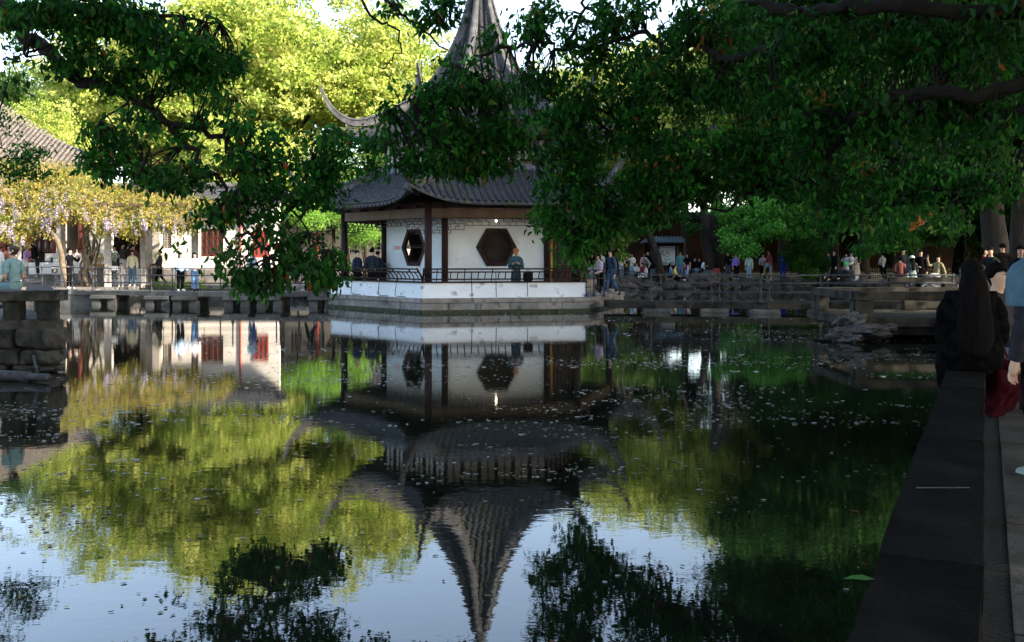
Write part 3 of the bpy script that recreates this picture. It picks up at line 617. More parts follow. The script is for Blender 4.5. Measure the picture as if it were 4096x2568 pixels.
def hex_roof(name, mid, corner, z_shift, step, tiles_budget, spacing=.25):
    roof = MB(); NV, NU = 26, 32; prof, Ls = resample(mid, NV); cprof, _ = resample(corner, NV)
    def pos(k, u, v):
        (rm, zm), (rc, zc) = interp(prof, v), interp(cprof, v); a = abs(2*u-1)
        d1, d2 = hx(k, 1)-PC, hx((k+1) % 6, 1)-PC
        p = (d1*(1-u)+d2*u)*rm; dc = (d1 if u < .5 else d2)
        p = p+dc*((rc-rm)*a**7); z = zm+(zc-zm)*a**4; return Vector((PC.x+p.x, PC.y+p.y, z))
    for k in range(6):
        g = [pos(k, i/NU, j/(NV-1)) for j in range(NV) for i in range(NU+1)]
        fs = [(j*(NU+1)+i, j*(NU+1)+i+1, (j+1)*(NU+1)+i+1, (j+1)*(NU+1)+i) for j in range(NV-1) for i in range(NU)]
        roof.add(g, fs); roof.add([p-Vector((0, 0, .09)) for p in g], fs)
        e = [pos(k, i/NU, 0) for i in range(NU+1)]
        roof.add(e+[p-Vector((0, 0, .09)) for p in e], [(i, i+1, NU+2+i, NU+1+i) for i in range(NU)])
    ro = roof.build(name, PAN, pav, True)
    mats_all = []; front = []; drips = []
    for k in range(6):
        fn = (face_pt(k, 1, .5)-PC.to_3d()); fn.z = 0; fn.normalize(); lat = (hx((k+1) % 6, 1)-hx(k, 1)).normalized().to_3d()
        E = prof[0][0]; nc = int(E/spacing)
        for c in range(nc+1):
            s = (c-nc/2)*spacing*E/(nc*spacing)*.985
            nt_ = int(Ls/step); pp = None
            for j in range(nt_):
                v = (j+.3)*step/Ls
                if v > .995: break
                rm = interp(prof, v)[0]
                if abs(s) > rm*.5-.05: break
                u = .5+s/rm; p = pos(k, u, v); q = pos(k, min(max(.5+s/interp(prof, min(1, v+.03))[0], 0), 1), min(1, v+.03))
                y = (q-p); 
                if y.length < 1e-5: break
                y.normalize(); x = lat-y*lat.dot(y); x.normalize(); z = x.cross(y)
                if z.z < 0: x = -x; z = -z
                M = Matrix(((x.x, y.x, z.x, p.x), (x.y, y.y, z.y, p.y), (x.z, y.z, z.z, p.z+.01), (0, 0, 0, 1)))
                mats_all.append((k, c, j, M))
            # drip between this column and the next
            s2 = s+spacing/2
            if abs(s2) < E/2-.05:
                u = .5+s2/E; p = pos(k, u, 0); M = Matrix(((lat.x, -fn.x, 0, p.x+fn.x*.02), (lat.y, -fn.y, 0, p.y+fn.y*.02), (0, 0, 1, p.z+.03), (0, 0, 0, 1))); drips.append((k, M))
    mats_all.sort(key=lambda t_: (t_[2] > 7 or t_[0] not in (3, 4), 0 if t_[0] == 4 else 1, t_[2]))
    nb = tiles_budget
    for (k, c, j, M) in mats_all[:nb]:
        o = obj_of('roof_tile', tile_me, ro, True); o.matrix_basis = M
        o.matrix_parent_inverse = wm(pav).inverted() if False else Matrix.Identity(4)
    Ms = np.array([np.array(M) for (_, _, _, M) in mats_all[nb:]]); n = len(Ms)
    V = np.einsum('nij,vj->nvi', Ms[:, :3, :3], TT)+Ms[:, None, :3, 3]
    Fq = (TF[None]+(np.arange(n)*len(TT))[:, None, None]).reshape(-1, 4)
    obj_of('roof_tile_mass', mesh_np('roof_tile_mass', V.reshape(-1, 3), [Fq], TILE), ro, kind='stuff')
    for k, M in drips:
        if k in (3, 4, 5, 2): o = obj_of('drip_tile', drip_me, ro); o.matrix_basis = M
    return ro, pos
def hip_ridge(k, path, w, h, parent, wt=None):
    """path: list of (r, z); rounded block section tapering at the tip"""
    d = (hx(k, 1)-PC).normalized(); lat = Vector((-d.y, d.x, 0)); n = len(path); rings = []
    for i, (r_, z) in enumerate(path):
        a = path[max(i-1, 0)]; b = path[min(i+1, n-1)]; t_ = Vector((b[0]-a[0], b[1]-a[1])).normalized(); nr = Vector((-t_.y, t_.x))
        if nr.y < 0: nr = -nr
        s = wt[i] if wt else 1; W_, H_ = w*s, h*s
        sec = [(-.5, -.5), (.5, -.5), (.5, .05), (.36, .08), (.36, .22), (.5, .25), (.42, .42), (.15, .52), (-.15, .52), (-.42, .42), (-.5, .25), (-.36, .22), (-.36, .08), (-.5, .05)]
        ring = []
        for (p, q) in sec:
            rr = r_+nr.x*q*H_; zz = z+nr.y*q*H_; c = PC+d*rr; ring.append(Vector((c.x, c.y, zz))+lat*(p*W_))
        rings.append(ring)
    m = MB().loft(rings); return fix_normals(m.build('hip_ridge', RIDGE, parent))
def smooth_path(pts, n=28):
    P_ = [Vector(p) for p in pts]; out = []
    for i in range(len(P_)-1):
        p0, p1, p2, p3 = P_[max(i-1, 0)], P_[i], P_[i+1], P_[min(i+2, len(P_)-1)]
        for s in range(4):
            t_ = s/4; out.append(.5*((2*p1)+(p2-p0)*t_+(2*p0-5*p1+4*p2-p3)*t_*t_+(3*p1-p0-3*p2+p3)*t_**3))
    out.append(P_[-1]); return out
lo, _ = hex_roof('roof', [(6.8, 3.93), (6.1, 4.2), (5.4, 4.5), (4.7, 4.88), (4.0, 5.32)], [(7.35, 4.55), (6.6, 4.5), (5.8, 4.6), (4.9, 4.95), (4.0, 5.40)], 0, .11, 290)
up, _ = hex_roof('roof', [(5.3, 6.55), (4.3, 6.98), (3.4, 7.5), (2.6, 8.15), (1.75, 9.1), (1.15, 10.2), (.80, 11.0), (.50, 12.0), (.33, 12.8), (.22, 13.4)], [(5.95, 7.25), (5.2, 7.15), (4.2, 7.3), (3.2, 7.75), (2.3, 8.6), (1.75, 9.25), (1.2, 10.2), (.85, 11.0), (.54, 12.0), (.36, 12.8), (.24, 13.45)], 0, .12, 280)
for k in range(6):
    pa = smooth_path([(3.9, 5.52), (4.8, 5.12), (5.6, 4.80), (6.4, 4.64), (7.0, 4.72), (7.45, 5.02), (7.75, 5.45), (7.97, 5.98)])
    hip_ridge(k, [tuple(p) for p in pa], .26, .34, lo, [1-.72*max(0, (i/(len(pa)-1)-.55)/.45)**1.1 for i in range(len(pa))])
    pa = smooth_path([(.20, 13.5), (.36, 12.8), (.56, 12.0), (.88, 11.0), (1.25, 10.2), (1.8, 9.3), (2.6, 8.5), (3.6, 7.84), (4.5, 7.5), (5.2, 7.42), (5.75, 7.66), (6.2, 8.15), (6.5, 8.82)])
    hip_ridge(k, [tuple(p) for p in pa], .27, .40, up, [.62+.38*min(1, i/16)-.75*max(0, (i/(len(pa)-1)-.62)/.38)**1.1 for i in range(len(pa))])
    # band where lower roof meets wall
    MB().bar(face_pt(k, 4.02, 0, 0, 5.42), face_pt(k, 4.02, 1, 0, 5.42), .22, .24).build('ridge_band', mat('blue_grey_plaster', (.10, .115, .14), (.15, .165, .19), 3, .9), lo)
    # scroll under horn
    d = (hx(k, 1)-PC).normalized()
    for (rr0, z0, par) in ((7.35, 4.42, lo), (5.95, 7.15, up)):
        c = PC+d*rr0
        m = MB()
        for j in range(5):
            q = PC+d*(rr0-.28*j+.1); m.tube([(q.x-d.x*.05, q.y-d.y*.05, z0+.05-.05*j*(.5)), (q.x+d.x*.12, q.y+d.y*.12, z0-.12-.03*j)], [.10, .05], 8)
        m.build('eave_scroll', TILE, par)
MB().lathe((PC.x, PC.y, 13.2), [(.22, 0), (.27, .12), (.2, .22), (.14, .3), (.22, .4), (.27, .55), (.22, .7), (.15, .8), (.16, 1.1), (.25, 1.2), (.22, 1.4), (.08, 1.6), (.02, 1.9)], 16).build('finial', RIDGE, up, smooth=True)
pd = (hx(3, 1)-PC).normalized(); c = PC+pd*2.62
m = MB(); m.box((c.x, c.y, 8.85), (.22, .22, .12)); m.box((c.x, c.y, 9.12), (.13, .13, .5)); m.box((c.x, c.y, 9.40), (.2, .2, .06)); m.build('ridge_ornament', TILE, up)
# ------------------------------------------------------------------ foliage
LEAF6 = np.array([(0, 0, 0), (-.5, .35, .08), (.5, .35, .08), (0, .45, -.04), (-.32, .75, .05), (.32, .75, .05), (0, 1.05, -.10)])
LEAF6F = np.array([(0, 3, 1), (0, 2, 3), (1, 3, 4), (3, 2, 5), (4, 3, 6), (3, 5, 6)])
DIA = np.array([(0, 0, 0), (-.5, .5, .06), (.5, .5, .06), (0, 1, 0)]); DIAF = np.array([(0, 2, 1), (1, 2, 3)])
def leaves(name, c, size, width, col, mat_, tmpl='dia', droop=None, up=None, seed=0):
    """c (n,3) leaf bases; droop: mean direction of the leaf axis (3,), spread by noise"""
    rg = np.random.default_rng(seed); n = len(c); T, Fc = (LEAF6, LEAF6F) if tmpl == 'leaf' else (DIA, DIAF)
    ax = rg.normal(0, 1, (n, 3)) if droop is None else rg.normal(0, .55, (n, 3))+np.asarray(droop)
    ax /= np.linalg.norm(ax, axis=1)[:, None]
    nn = rg.normal(0, 1, (n, 3)) if up is None else rg.normal(0, .6, (n, 3))+np.asarray(up)
    x = np.cross(ax, nn); x /= np.linalg.norm(x, axis=1)[:, None]+1e-9; z = np.cross(x, ax)
    s = (size*rg.uniform(.7, 1.25, n))[:, None, None]
    V = c[:, None]+s*(T[None, :, 0, None]*width*x[:, None]+T[None, :, 1, None]*ax[:, None]+T[None, :, 2, None]*z[:, None])
    Fq = (Fc[None]+(np.arange(n)*len(T))[:, None, None]).reshape(-1, 3)
    return mesh_np(name, V.reshape(-1, 3), [Fq], mat_, col=np.repeat(col, len(T), axis=0))
def pick(cols, w, n, rg):
    i = rg.choice(len(cols), n, p=np.array(w)/sum(w)); c = np.array(cols)[i]; return c*rg.uniform(.75, 1.25, (n, 1))
def crown_pts(R0, n, seed, nlobes=26, flat=.8, cl=.42, percl=26, fill=.3):
    """points of an uneven crown of radius about R0 centred at 0: lobes on an ellipsoid, clumps on lobes, leaves round clumps"""
    rg = np.random.default_rng(seed)
    d = rg.normal(0, 1, (nlobes, 3)); d /= np.linalg.norm(d, axis=1)[:, None]
    L = d*R0*rg.uniform(.42, .86, (nlobes, 1))*np.array([1, 1, flat]); lr = R0*rg.uniform(.16, .33, nlobes)
    nc = n//percl; li = rg.choice(nlobes, nc, p=lr**2/sum(lr**2)); q = rg.normal(0, 1, (nc, 3)); q /= np.linalg.norm(q, axis=1)[:, None]
    q[:, 2] = np.where(q[:, 2] < -.35, q[:, 2]*.4, q[:, 2])
    rad = np.where(rg.random(nc) < fill, rg.uniform(.2, .9, nc), rg.uniform(.86, 1.06, nc))
    cc = L[li]+q*(lr[li]*rad)[:, None]; ci = rg.integers(0, nc, n); p = cc[ci]+rg.normal(0, cl, (n, 3))*np.array([1, 1, .6])
    return p, q[ci], ci, rg
BLOND = [(.66, .66, .20), (.53, .56, .12), (.32, .41, .06), (.10, .19, .02)]; BW = [3.4, 3.8, 4, 4.6]
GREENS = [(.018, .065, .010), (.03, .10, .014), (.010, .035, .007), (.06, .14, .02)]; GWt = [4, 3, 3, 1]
MIDG = [(.10, .19, .03), (.06, .13, .02), (.20, .28, .06), (.03, .07, .015)]; MW = [4, 4, 2, 2]
def crown_mesh(name, R0, n, seed, pal, w, size, cl=.42, flat=.8, nlobes=26, width=.62, fill=.3, outer=None):
    p, q, ci, rg = crown_pts(R0, n, seed, nlobes, flat, cl, fill=fill)
    base = pick(pal, w, ci.max()+1, rg)[ci]*rg.uniform(.8, 1.2, (n, 1)); own = pick(pal, w, n, rg)
    return leaves(name, p, size, width, np.clip(base*.62+own*.38, 0, .85), LEAF, seed=seed)
# crowns far away (built once each, radius about 8 m, shared by the trees)
CB = [crown_mesh('blond_crown', 8, 52000, 11+i, BLOND, BW, .26, cl=.26, nlobes=44+8*i, fill=.25) for i in range(3)]
CM = [crown_mesh('green_crown', 8, 46000, 31+i, MIDG, MW, .27, cl=.40) for i in range(2)]
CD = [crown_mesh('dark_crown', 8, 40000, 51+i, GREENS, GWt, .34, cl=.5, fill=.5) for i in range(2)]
def trunk_mb(h, r, lean=(0, 0), seed=0, nb=6, cr=4, ch=None, base=None):
    rr = random.Random(seed); m = MB(); ch = ch or h*1.3
    pts = []; n = 8
    for i in range(n+1):
        t_ = i/n; pts.append(Vector((lean[0]*t_+rr.uniform(-.1, .1)*(i > 0), lean[1]*t_+rr.uniform(-.1, .1)*(i > 0), h*t_)))
    rad = [r*(1.35 if i == 0 else 1-.45*i/n) for i in range(n+1)]
    m.tube(pts, rad, 12)
    for b in range(nb):
        a = 2*math.pi*(b+rr.random()*.6)/nb; st = pts[rr.randint(4, n)]; L = cr*rr.uniform(.6, 1); q = [st]; z = (ch-st.z)*rr.uniform(.5, .9)
        for j in range(1, 6): t_ = j/5; q.append(st+Vector((math.cos(a+.3*t_)*L*t_+rr.uniform(-.15, .15), math.sin(a+.3*t_)*L*t_+rr.uniform(-.15, .15), z*t_**.8)))
        m.tube(q, [r*.45*(1-.8*j/5) for j in range(6)], 7)
        for e in range(2):
            s2 = q[rr.randint(2, 4)]; a2 = a+rr.uniform(-1.2, 1.2); q2 = [s2+Vector((math.cos(a2)*1.6*j/3, math.sin(a2)*1.6*j/3, 1.3*j/3)) for j in range(4)]
            m.tube(q2, [r*.18*(1-.7*j/3) for j in range(4)], 5)
    return m
NT = 0
def tree(X, Y, zc, rad, crown, label, group, cat='tree', flat=1.0, tr=.35, trunk=True, name='tree', crowns=None, z0=GZ, bark=None):
    global NT; NT += 1
    t = thing(name, label, cat, (X, Y, z0), 0, group)
    for (dx, dy, dz, s) in (crowns or [(0, 0, 0, 1)]):
        o = obj_of('crown', crown[NT % len(crown)], t); s = s*rad/8; o.matrix_basis = Matrix.Translation((dx, dy, zc-z0+dz)) @ Matrix.Rotation(NT*1.7, 4, 'Z') @ Matrix.Diagonal((s, s, s*flat, 1))
    if trunk: trunk_mb(max(2.5, zc-z0-rad*.15), tr, seed=NT, cr=rad*.6, ch=zc-z0+rad*.4).build('trunk', bark or BARK, t, smooth=True)
    return t
GB = 'sunlit trees behind the hall and pavilion'
tree(X_(1180, 70), 70, 14.6, 9.2, CB, 'tallest pale yellow green tree filling the sky left of the pavilion spire', GB)
tree(X_(870, 72), 72, 15.0, 9.0, CB, 'broad pale yellow green tree left of the tallest sunlit tree', GB)
tree(X_(1530, 72), 72, 13.6, 7.8, CB, 'pale yellow green tree whose crown meets the upper left roof tip of the pavilion', GB)
tree(X_(1700, 66), 67, 8.2, 4.6, CB, 'lower yellow green tree just behind the upper pavilion roof on the left', GB)
tree(X_(1000, 62), 62, 7.0, 5.0, CB, 'low yellow green tree behind the white hall wall', GB)
tree(X_(1380, 63), 62, 6.0, 4.2, CM, 'low fresh green tree behind the covered corridor', GB)
tree(X_(560, 70), 70, 13.4, 8.2, CB, 'yellow green tree above the wisteria and the hall roof ridge end', GB)
tree(X_(280, 74), 74, 11.6, 7.6, CM, 'dark green tree behind the left hall roof', GB)
tree(X_(230, 64), 62, 8.4, 4.2, CB, 'small pale crowned tree directly over the hall roof hip', GB)
tree(X_(700, 80), 80, 13, 7.5, CM, 'mid green tree seen between the pale trees at upper left', GB)
tree(X_(20, 78), 78, 8.4, 5.5, CM, 'mid green tree at the far left edge under the patch of sky', GB)
tree(X_(2140, 76), 76, 9.9, 6.8, CM, 'mid green tree right of the pavilion spire', GB)
tree(X_(2440, 78), 78, 12.6, 7.6, CB, 'yellow green tree glimpsed through the dark leaves right of the spire', GB)
tree(X_(2740, 74), 74, 13.3, 7.8, CB, 'yellow green tree behind the map board and big trunk', GB)
tree(X_(1900, 60), 60, 4.6, 3.4, CM, 'small green tree directly behind the pavilion', GB)
tree(X_(2250, 64), 64, 5.0, 4.2, CM, 'small green tree behind the right side of the pavilion', GB)
GD = 'dark shade trees on the right bank'
DL = ['dark tree right of the map board', 'dark tree behind the visitors in the middle of the right bank', 'dark tree beside the ochre wall', 'dark tree standing before the pale tiled roof', 'dark tree behind the lawn at far right', 'large dark tree at the right edge']
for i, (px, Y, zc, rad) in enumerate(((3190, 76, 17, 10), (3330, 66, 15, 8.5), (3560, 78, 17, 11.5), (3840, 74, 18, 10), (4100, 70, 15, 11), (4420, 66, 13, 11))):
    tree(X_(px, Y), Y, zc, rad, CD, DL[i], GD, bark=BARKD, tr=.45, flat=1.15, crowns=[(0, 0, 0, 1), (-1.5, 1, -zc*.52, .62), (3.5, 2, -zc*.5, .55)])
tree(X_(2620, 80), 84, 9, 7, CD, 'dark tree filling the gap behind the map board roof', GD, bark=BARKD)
tree(X_(3350, 84), 88, 8, 8, CD, 'dark tree behind the ochre wall in the middle distance', GD, bark=BARKD)
# big trees outside or at the edge of the frame, right shore and terrace, which shade the pond
GS = 'old camphor trees on the right shore'
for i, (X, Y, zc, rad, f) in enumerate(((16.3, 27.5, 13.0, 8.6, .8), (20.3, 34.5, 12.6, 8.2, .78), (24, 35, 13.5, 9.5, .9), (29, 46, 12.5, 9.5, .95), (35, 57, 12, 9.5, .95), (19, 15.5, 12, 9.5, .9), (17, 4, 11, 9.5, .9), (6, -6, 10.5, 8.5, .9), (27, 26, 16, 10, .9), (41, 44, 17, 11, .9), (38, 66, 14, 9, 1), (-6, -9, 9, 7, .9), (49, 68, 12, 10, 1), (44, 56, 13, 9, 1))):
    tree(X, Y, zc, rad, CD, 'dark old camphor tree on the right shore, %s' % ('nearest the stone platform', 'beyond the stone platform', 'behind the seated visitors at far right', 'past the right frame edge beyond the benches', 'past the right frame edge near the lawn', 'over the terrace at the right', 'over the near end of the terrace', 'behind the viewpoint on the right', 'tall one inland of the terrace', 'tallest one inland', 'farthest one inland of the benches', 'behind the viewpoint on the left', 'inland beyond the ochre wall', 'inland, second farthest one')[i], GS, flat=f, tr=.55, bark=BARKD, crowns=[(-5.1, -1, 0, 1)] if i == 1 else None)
# trunks and low boughs seen in the right bank
def trunk_thing(px, Y, pts, rad, label, crownblobs, pal=GREENS, w=GWt, n=9000, size=.20, m=BARK, tmpl='dia', sx=1):
    t = thing('tree', label, 'tree', (X_(px, Y), Y, GZ))
    q = [P(a, b, Y+d) for a, b, d in pts]; q[0].z = GZ-.1
    MB().tube(q, rad, 14).build('trunk', m, t, True, smooth=True)
    rg = np.random.default_rng(int(px)); cs = []; tw = MB()
    tot = sum(b[2]*b[3] for b in crownblobs) or 1
    for (bx, by, rx, ry, D, dd) in crownblobs:
        k = int(n*rx*ry/tot/14); s = F/D; c0 = np.array(P(bx, by, D)); nl = 9
        lc = rg.normal(0, .52, (nl, 3)); lr = rg.uniform(.22, .5, nl); li = rg.choice(nl, k, p=lr/lr.sum())
        u = rg.normal(0, 1, (k, 3)); u /= np.linalg.norm(u, axis=1)[:, None]; u[:, 2] = np.where(u[:, 2] < 0, u[:, 2]*.5, u[:, 2])
        cl = c0+(lc[li]+u*lr[li][:, None]*rg.uniform(.6, 1.05, (k, 1)))*np.array([rx/s, dd, ry/s])*1.1
        cs.append((cl[:, None]+rg.normal(0, .16, (k, 14, 3))*np.array([1.2, 1.2, .8])).reshape(-1, 3))
        tw.tube([q[-1], (q[-1]+Vector(c0))/2+Vector((0, 0, .3)), Vector(c0)], [rad[-1]*.7, .06, .02], 6)
    if cs:
        c = np.concatenate(cs); col = pick(pal, w, len(c), rg)
        obj_of('crown', leaves('crown', c, size, .5, col, LEAF, droop=(0, 0, -.5), seed=int(px)), t, True)
        tw.build('bough', m, t, True)
    return t
BR = [(.06, .22, .025), (.04, .15, .018), (.10, .30, .04), (.015, .06, .010)]
trunk_thing(2645, 61.3, [(2647, 1085, 0), (2628, 1020, 0), (2600, 950, .2), (2575, 890, .3), (2540, 800, .5), (2500, 700, .8)], [.27, .24, .22, .2, .16, .1], 'leaning tree with grey green bark in front of the map board', [(2420, 930, 70, 60, 60, 1.5), (2560, 860, 90, 60, 61, 1.5), (2480, 960, 60, 50, 60, 1)], MIDG, MW, 7000, .2)
trunk_thing(2860, 63.5, [(2862, 1090, 0), (2862, 1000, 0), (2858, 930, 0), (2862, 850, 0), (2868, 700, 0), (2850, 500, 0)], [.50, .40, .36, .34, .3, .2], 'thick straight old trunk in the middle of the right bank', [(2960, 890, 70, 50, 60, 2), (3050, 920, 80, 50, 59, 2), (2950, 950, 45, 35, 58.5, 1.5), (3020, 850, 110, 45, 60, 2), (2990, 985, 45, 25, 58, 1), (3120, 880, 80, 50, 58, 1)], BR, [4, 4, 3, 1], 20000, .20)
trunk_thing(2835, 62.6, [(2850, 1080, 0), (2832, 1000, 0), (2818, 940, 0), (2822, 870, 0), (2800, 760, 0), (2790, 600, .4)], [.42, .33, .30, .26, .22, .15], 'knotty burled trunk standing against the thick straight one', [(2700, 820, 60, 60, 62, 1)], GREENS, GWt, 3000)
trunk_thing(2490, 72, [(2493, 1060, 0), (2490, 960, 0), (2480, 850, 0), (2470, 700, 0)], [.5, .42, .36, .3], 'dark trunk left of the map board behind the visitors', [(2400, 800, 80, 50, 70, 2)])
trunk_thing(3140, 69, [(3145, 1075, 0), (3140, 950, 0), (3150, 800, 0), (3160, 600, 0)], [.62, .5, .45, .3], 'dark trunk behind the man in the blue suit', [(3200, 1010, 60, 60, 60, 1.5), (3260, 930, 90, 70, 62, 2)], [(.02, .08, .010), (.03, .11, .015)], [1, 1], 6000)
trunk_thing(3278, 63, [(3282, 1110, 0), (3272, 1010, 0), (3278, 900, 0), (3265, 760, 0)], [.30, .26, .24, .2], 'slim dark trunk between the walking men and the cream skirt', [(3240, 1040, 50, 50, 60, 1), (3200, 960, 60, 60, 61, 1)], [(.02, .08, .010), (.03, .11, .015)], [1, 1], 5000)
trunk_thing(3452, 63, [(3458, 1105, 0), (3450, 1000, 0), (3455, 900, 0), (3440, 760, 0)], [.40, .34, .3, .24], 'dark trunk directly behind the woman in a beige coat', [(3540, 960, 90, 55, 56, 2), (3600, 900, 110, 60, 56, 2), (3500, 985, 50, 35, 55, 1)], [(.02, .085, .010), (.035, .13, .018)], [1, 1], 10000)
trunk_thing(3655, 58, [(3660, 1080, 0), (3655, 1000, 0), (3640, 900, 0), (3620, 760, 0)], [.40, .34, .3, .24], 'dark trunk behind the woman in black on the far right bench', [(3700, 930, 80, 50, 58, 2)])
trunk_thing(3990, 34, [(3995, 1120, 0), (3985, 1000, 0), (3970, 880, 0), (3960, 700, 0), (3900, 480, -2)], [.50, .42, .38, .34, .28], 'big ridged trunk lit on its edge at far right', [(3800, 600, 200, 120, 32, 2)], m=BARK)
trunk_thing(4080, 32, [(4088, 1120, 0), (4082, 1000, 0), (4085, 850, 0), (4100, 600, 0)], [.40, .34, .3, .26], 'dark trunk cut by the right edge of the picture', [], m=BARK)

# ------------------------------------------------------------------ near overhanging branches
near_leaf_me = []
def near_leaf_meshes():
    pal = [(.010, .055, .008), (.016, .080, .010), (.035, .12, .015), (.007, .030, .006), (.02, .065, .012), (.30, .07, .02)]
    for i, c in enumerate(pal):
        V = LEAF6*np.array([.52, 1, 1])*.125
        near_leaf_me.append(mesh_np('leaf', V, [LEAF6F], LEAFN, smooth=False, col=np.tile(np.array(c), (7, 1))))
near_leaf_meshes()
NP_ = [(.008, .065, .007), (.014, .10, .010), (.045, .19, .018), (.003, .020, .003), (.28, .07, .02), (.20, .30, .05)]; NW = [5, 5, 3, 3, .09, .14]
def near_tree(label, trunk_pts, trunk_rad, limbs, blobs, seed, loc, group=None, size=.098, nparts=300, per=11, canopy=(), thin=0, tf=1.5):
    """limbs: list of ([(px,py,D)...], r0, r1); blobs: (px, py, rx, ry, D, depth, clusters)"""
    t = thing('overhanging_tree', label, 'tree', loc, 0, group)
    if trunk_pts: MB().tube([Vector(p) for p in trunk_pts], trunk_rad, 14).build('trunk', BARKD, t, True, smooth=True)
    for (x, y, z, r_, fl) in canopy:  # unseen crowns above the frame, added to shade the terrace and near leaves
        o = obj_of('crown', CD[seed % 2], t, True); o.matrix_basis = Matrix.Translation((x, y, z)) @ Matrix.Rotation(seed*.7+x, 4, 'Z') @ Matrix.Diagonal((r_/8, r_/8, r_/8*fl, 1))
    nodes = []; rg = np.random.default_rng(seed); rr = random.Random(seed)
    for pts, r0, r1 in limbs:
        q = [P(*p) for p in pts]; q2 = []
        for i in range(len(q)-1):
            for s in range(4):
                f = s/4; v = q[i].lerp(q[i+1], f); 
                if i or s: v = v+Vector((rr.gauss(0, .03), rr.gauss(0, .05), rr.gauss(0, .03)))
                q2.append(v)
        q2.append(q[-1]); n = len(q2)
        MB().tube(q2, [r0+(r1-r0)*(i/(n-1)) for i in range(n)], 9).build('limb', BARKD, t, True, smooth=True); nodes += q2
    NA = np.array([tuple(v) for v in nodes]); tw = MB(); cen = []
    for (bx, by, rx, ry, D, dd, k) in blobs:
        s = F/D; c0 = np.array(P(bx, by, D)); u = rg.normal(0, 1, (k, 3)); u /= np.linalg.norm(u, axis=1)[:, None]; u *= rg.uniform(0, 1, (k, 1))**.45
        cl = c0+u*np.array([rx/s, dd, ry/s]); cen.append(cl)
    cl = np.concatenate(cen)
    if thin:
        from mathutils import noise
        cl = cl[[i for i, p in enumerate(cl) if noise.noise(Vector(p)*tf+Vector((seed, 0, 0))) > thin]]
    for i, c in enumerate(cl):
        d = ((NA-c)**2).sum(1); j = int(np.argmin(d)); a = Vector(NA[j]); b = Vector(c); L = (b-a).length
        if i % 2 == 0 and L < 3.5:
            mid = a.lerp(b, .55)+Vector((rr.gauss(0, .08*L), rr.gauss(0, .08*L), .10*L))
            tw.tube([a, a.lerp(mid, .5)+Vector((0, 0, .03*L)), mid, b, b+Vector((rr.gauss(0, .10), rr.gauss(0, .1), -.12))], [.014, .010, .007, .004, .002], 4, cap=False)
    pr = np.zeros((len(cl), per, 3)); e = rg.normal(0, 1, (len(cl), 3)); e[:, 2] = -abs(e[:, 2])*.5; e /= np.linalg.norm(e, axis=1)[:, None]
    f = rg.uniform(-.18, .18, (len(cl), per, 1)); pr = cl[:, None]+e[:, None]*f+rg.normal(0, .06, (len(cl), per, 3)); c = pr.reshape(-1, 3)
    cc = pick(NP_, NW, len(cl), rg)*np.exp(np.clip(rg.normal(-.12, .5, (len(cl), 1)), -1.1, 1.0)); col = np.repeat(cc, per, axis=0)*.5+pick(NP_, NW, len(c), rg)*.5
    tw.build('twigs', BARKD, t, True)
    # the 300 nearest leaves are parts of their own, the rest one mass
    d = np.linalg.norm(c-np.array([0, 0, HC]), axis=1); order = np.argsort(d); own = order[:nparts]; rest = order[nparts:]
    for i in own:
        o = obj_of('leaf', near_leaf_me[rr.choice([0, 1, 2, 3, 4, 0, 1, 3]) if rr.random() > .012 else 5], t, True)
        ax = Vector((rr.gauss(0, .5), rr.gauss(0, .5), -1+rr.gauss(0, .3))).normalized(); nn = Vector((rr.gauss(0, 1), rr.gauss(0, 1), rr.gauss(0, .4)))
        x = ax.cross(nn).normalized(); z = x.cross(ax); s = rr.uniform(.75, 1.2)
        o.matrix_basis = Matrix(((x.x*s, ax.x*s, z.x*s, c[i, 0]), (x.y*s, ax.y*s, z.y*s, c[i, 1]), (x.z*s, ax.z*s, z.z*s, c[i, 2]), (0, 0, 0, 1)))
    obj_of('foliage', leaves('foliage', c[rest], size, .5, col[rest], LEAFN, 'leaf', droop=(0, 0, -.75), seed=seed), t, True, kind='stuff')
    return t
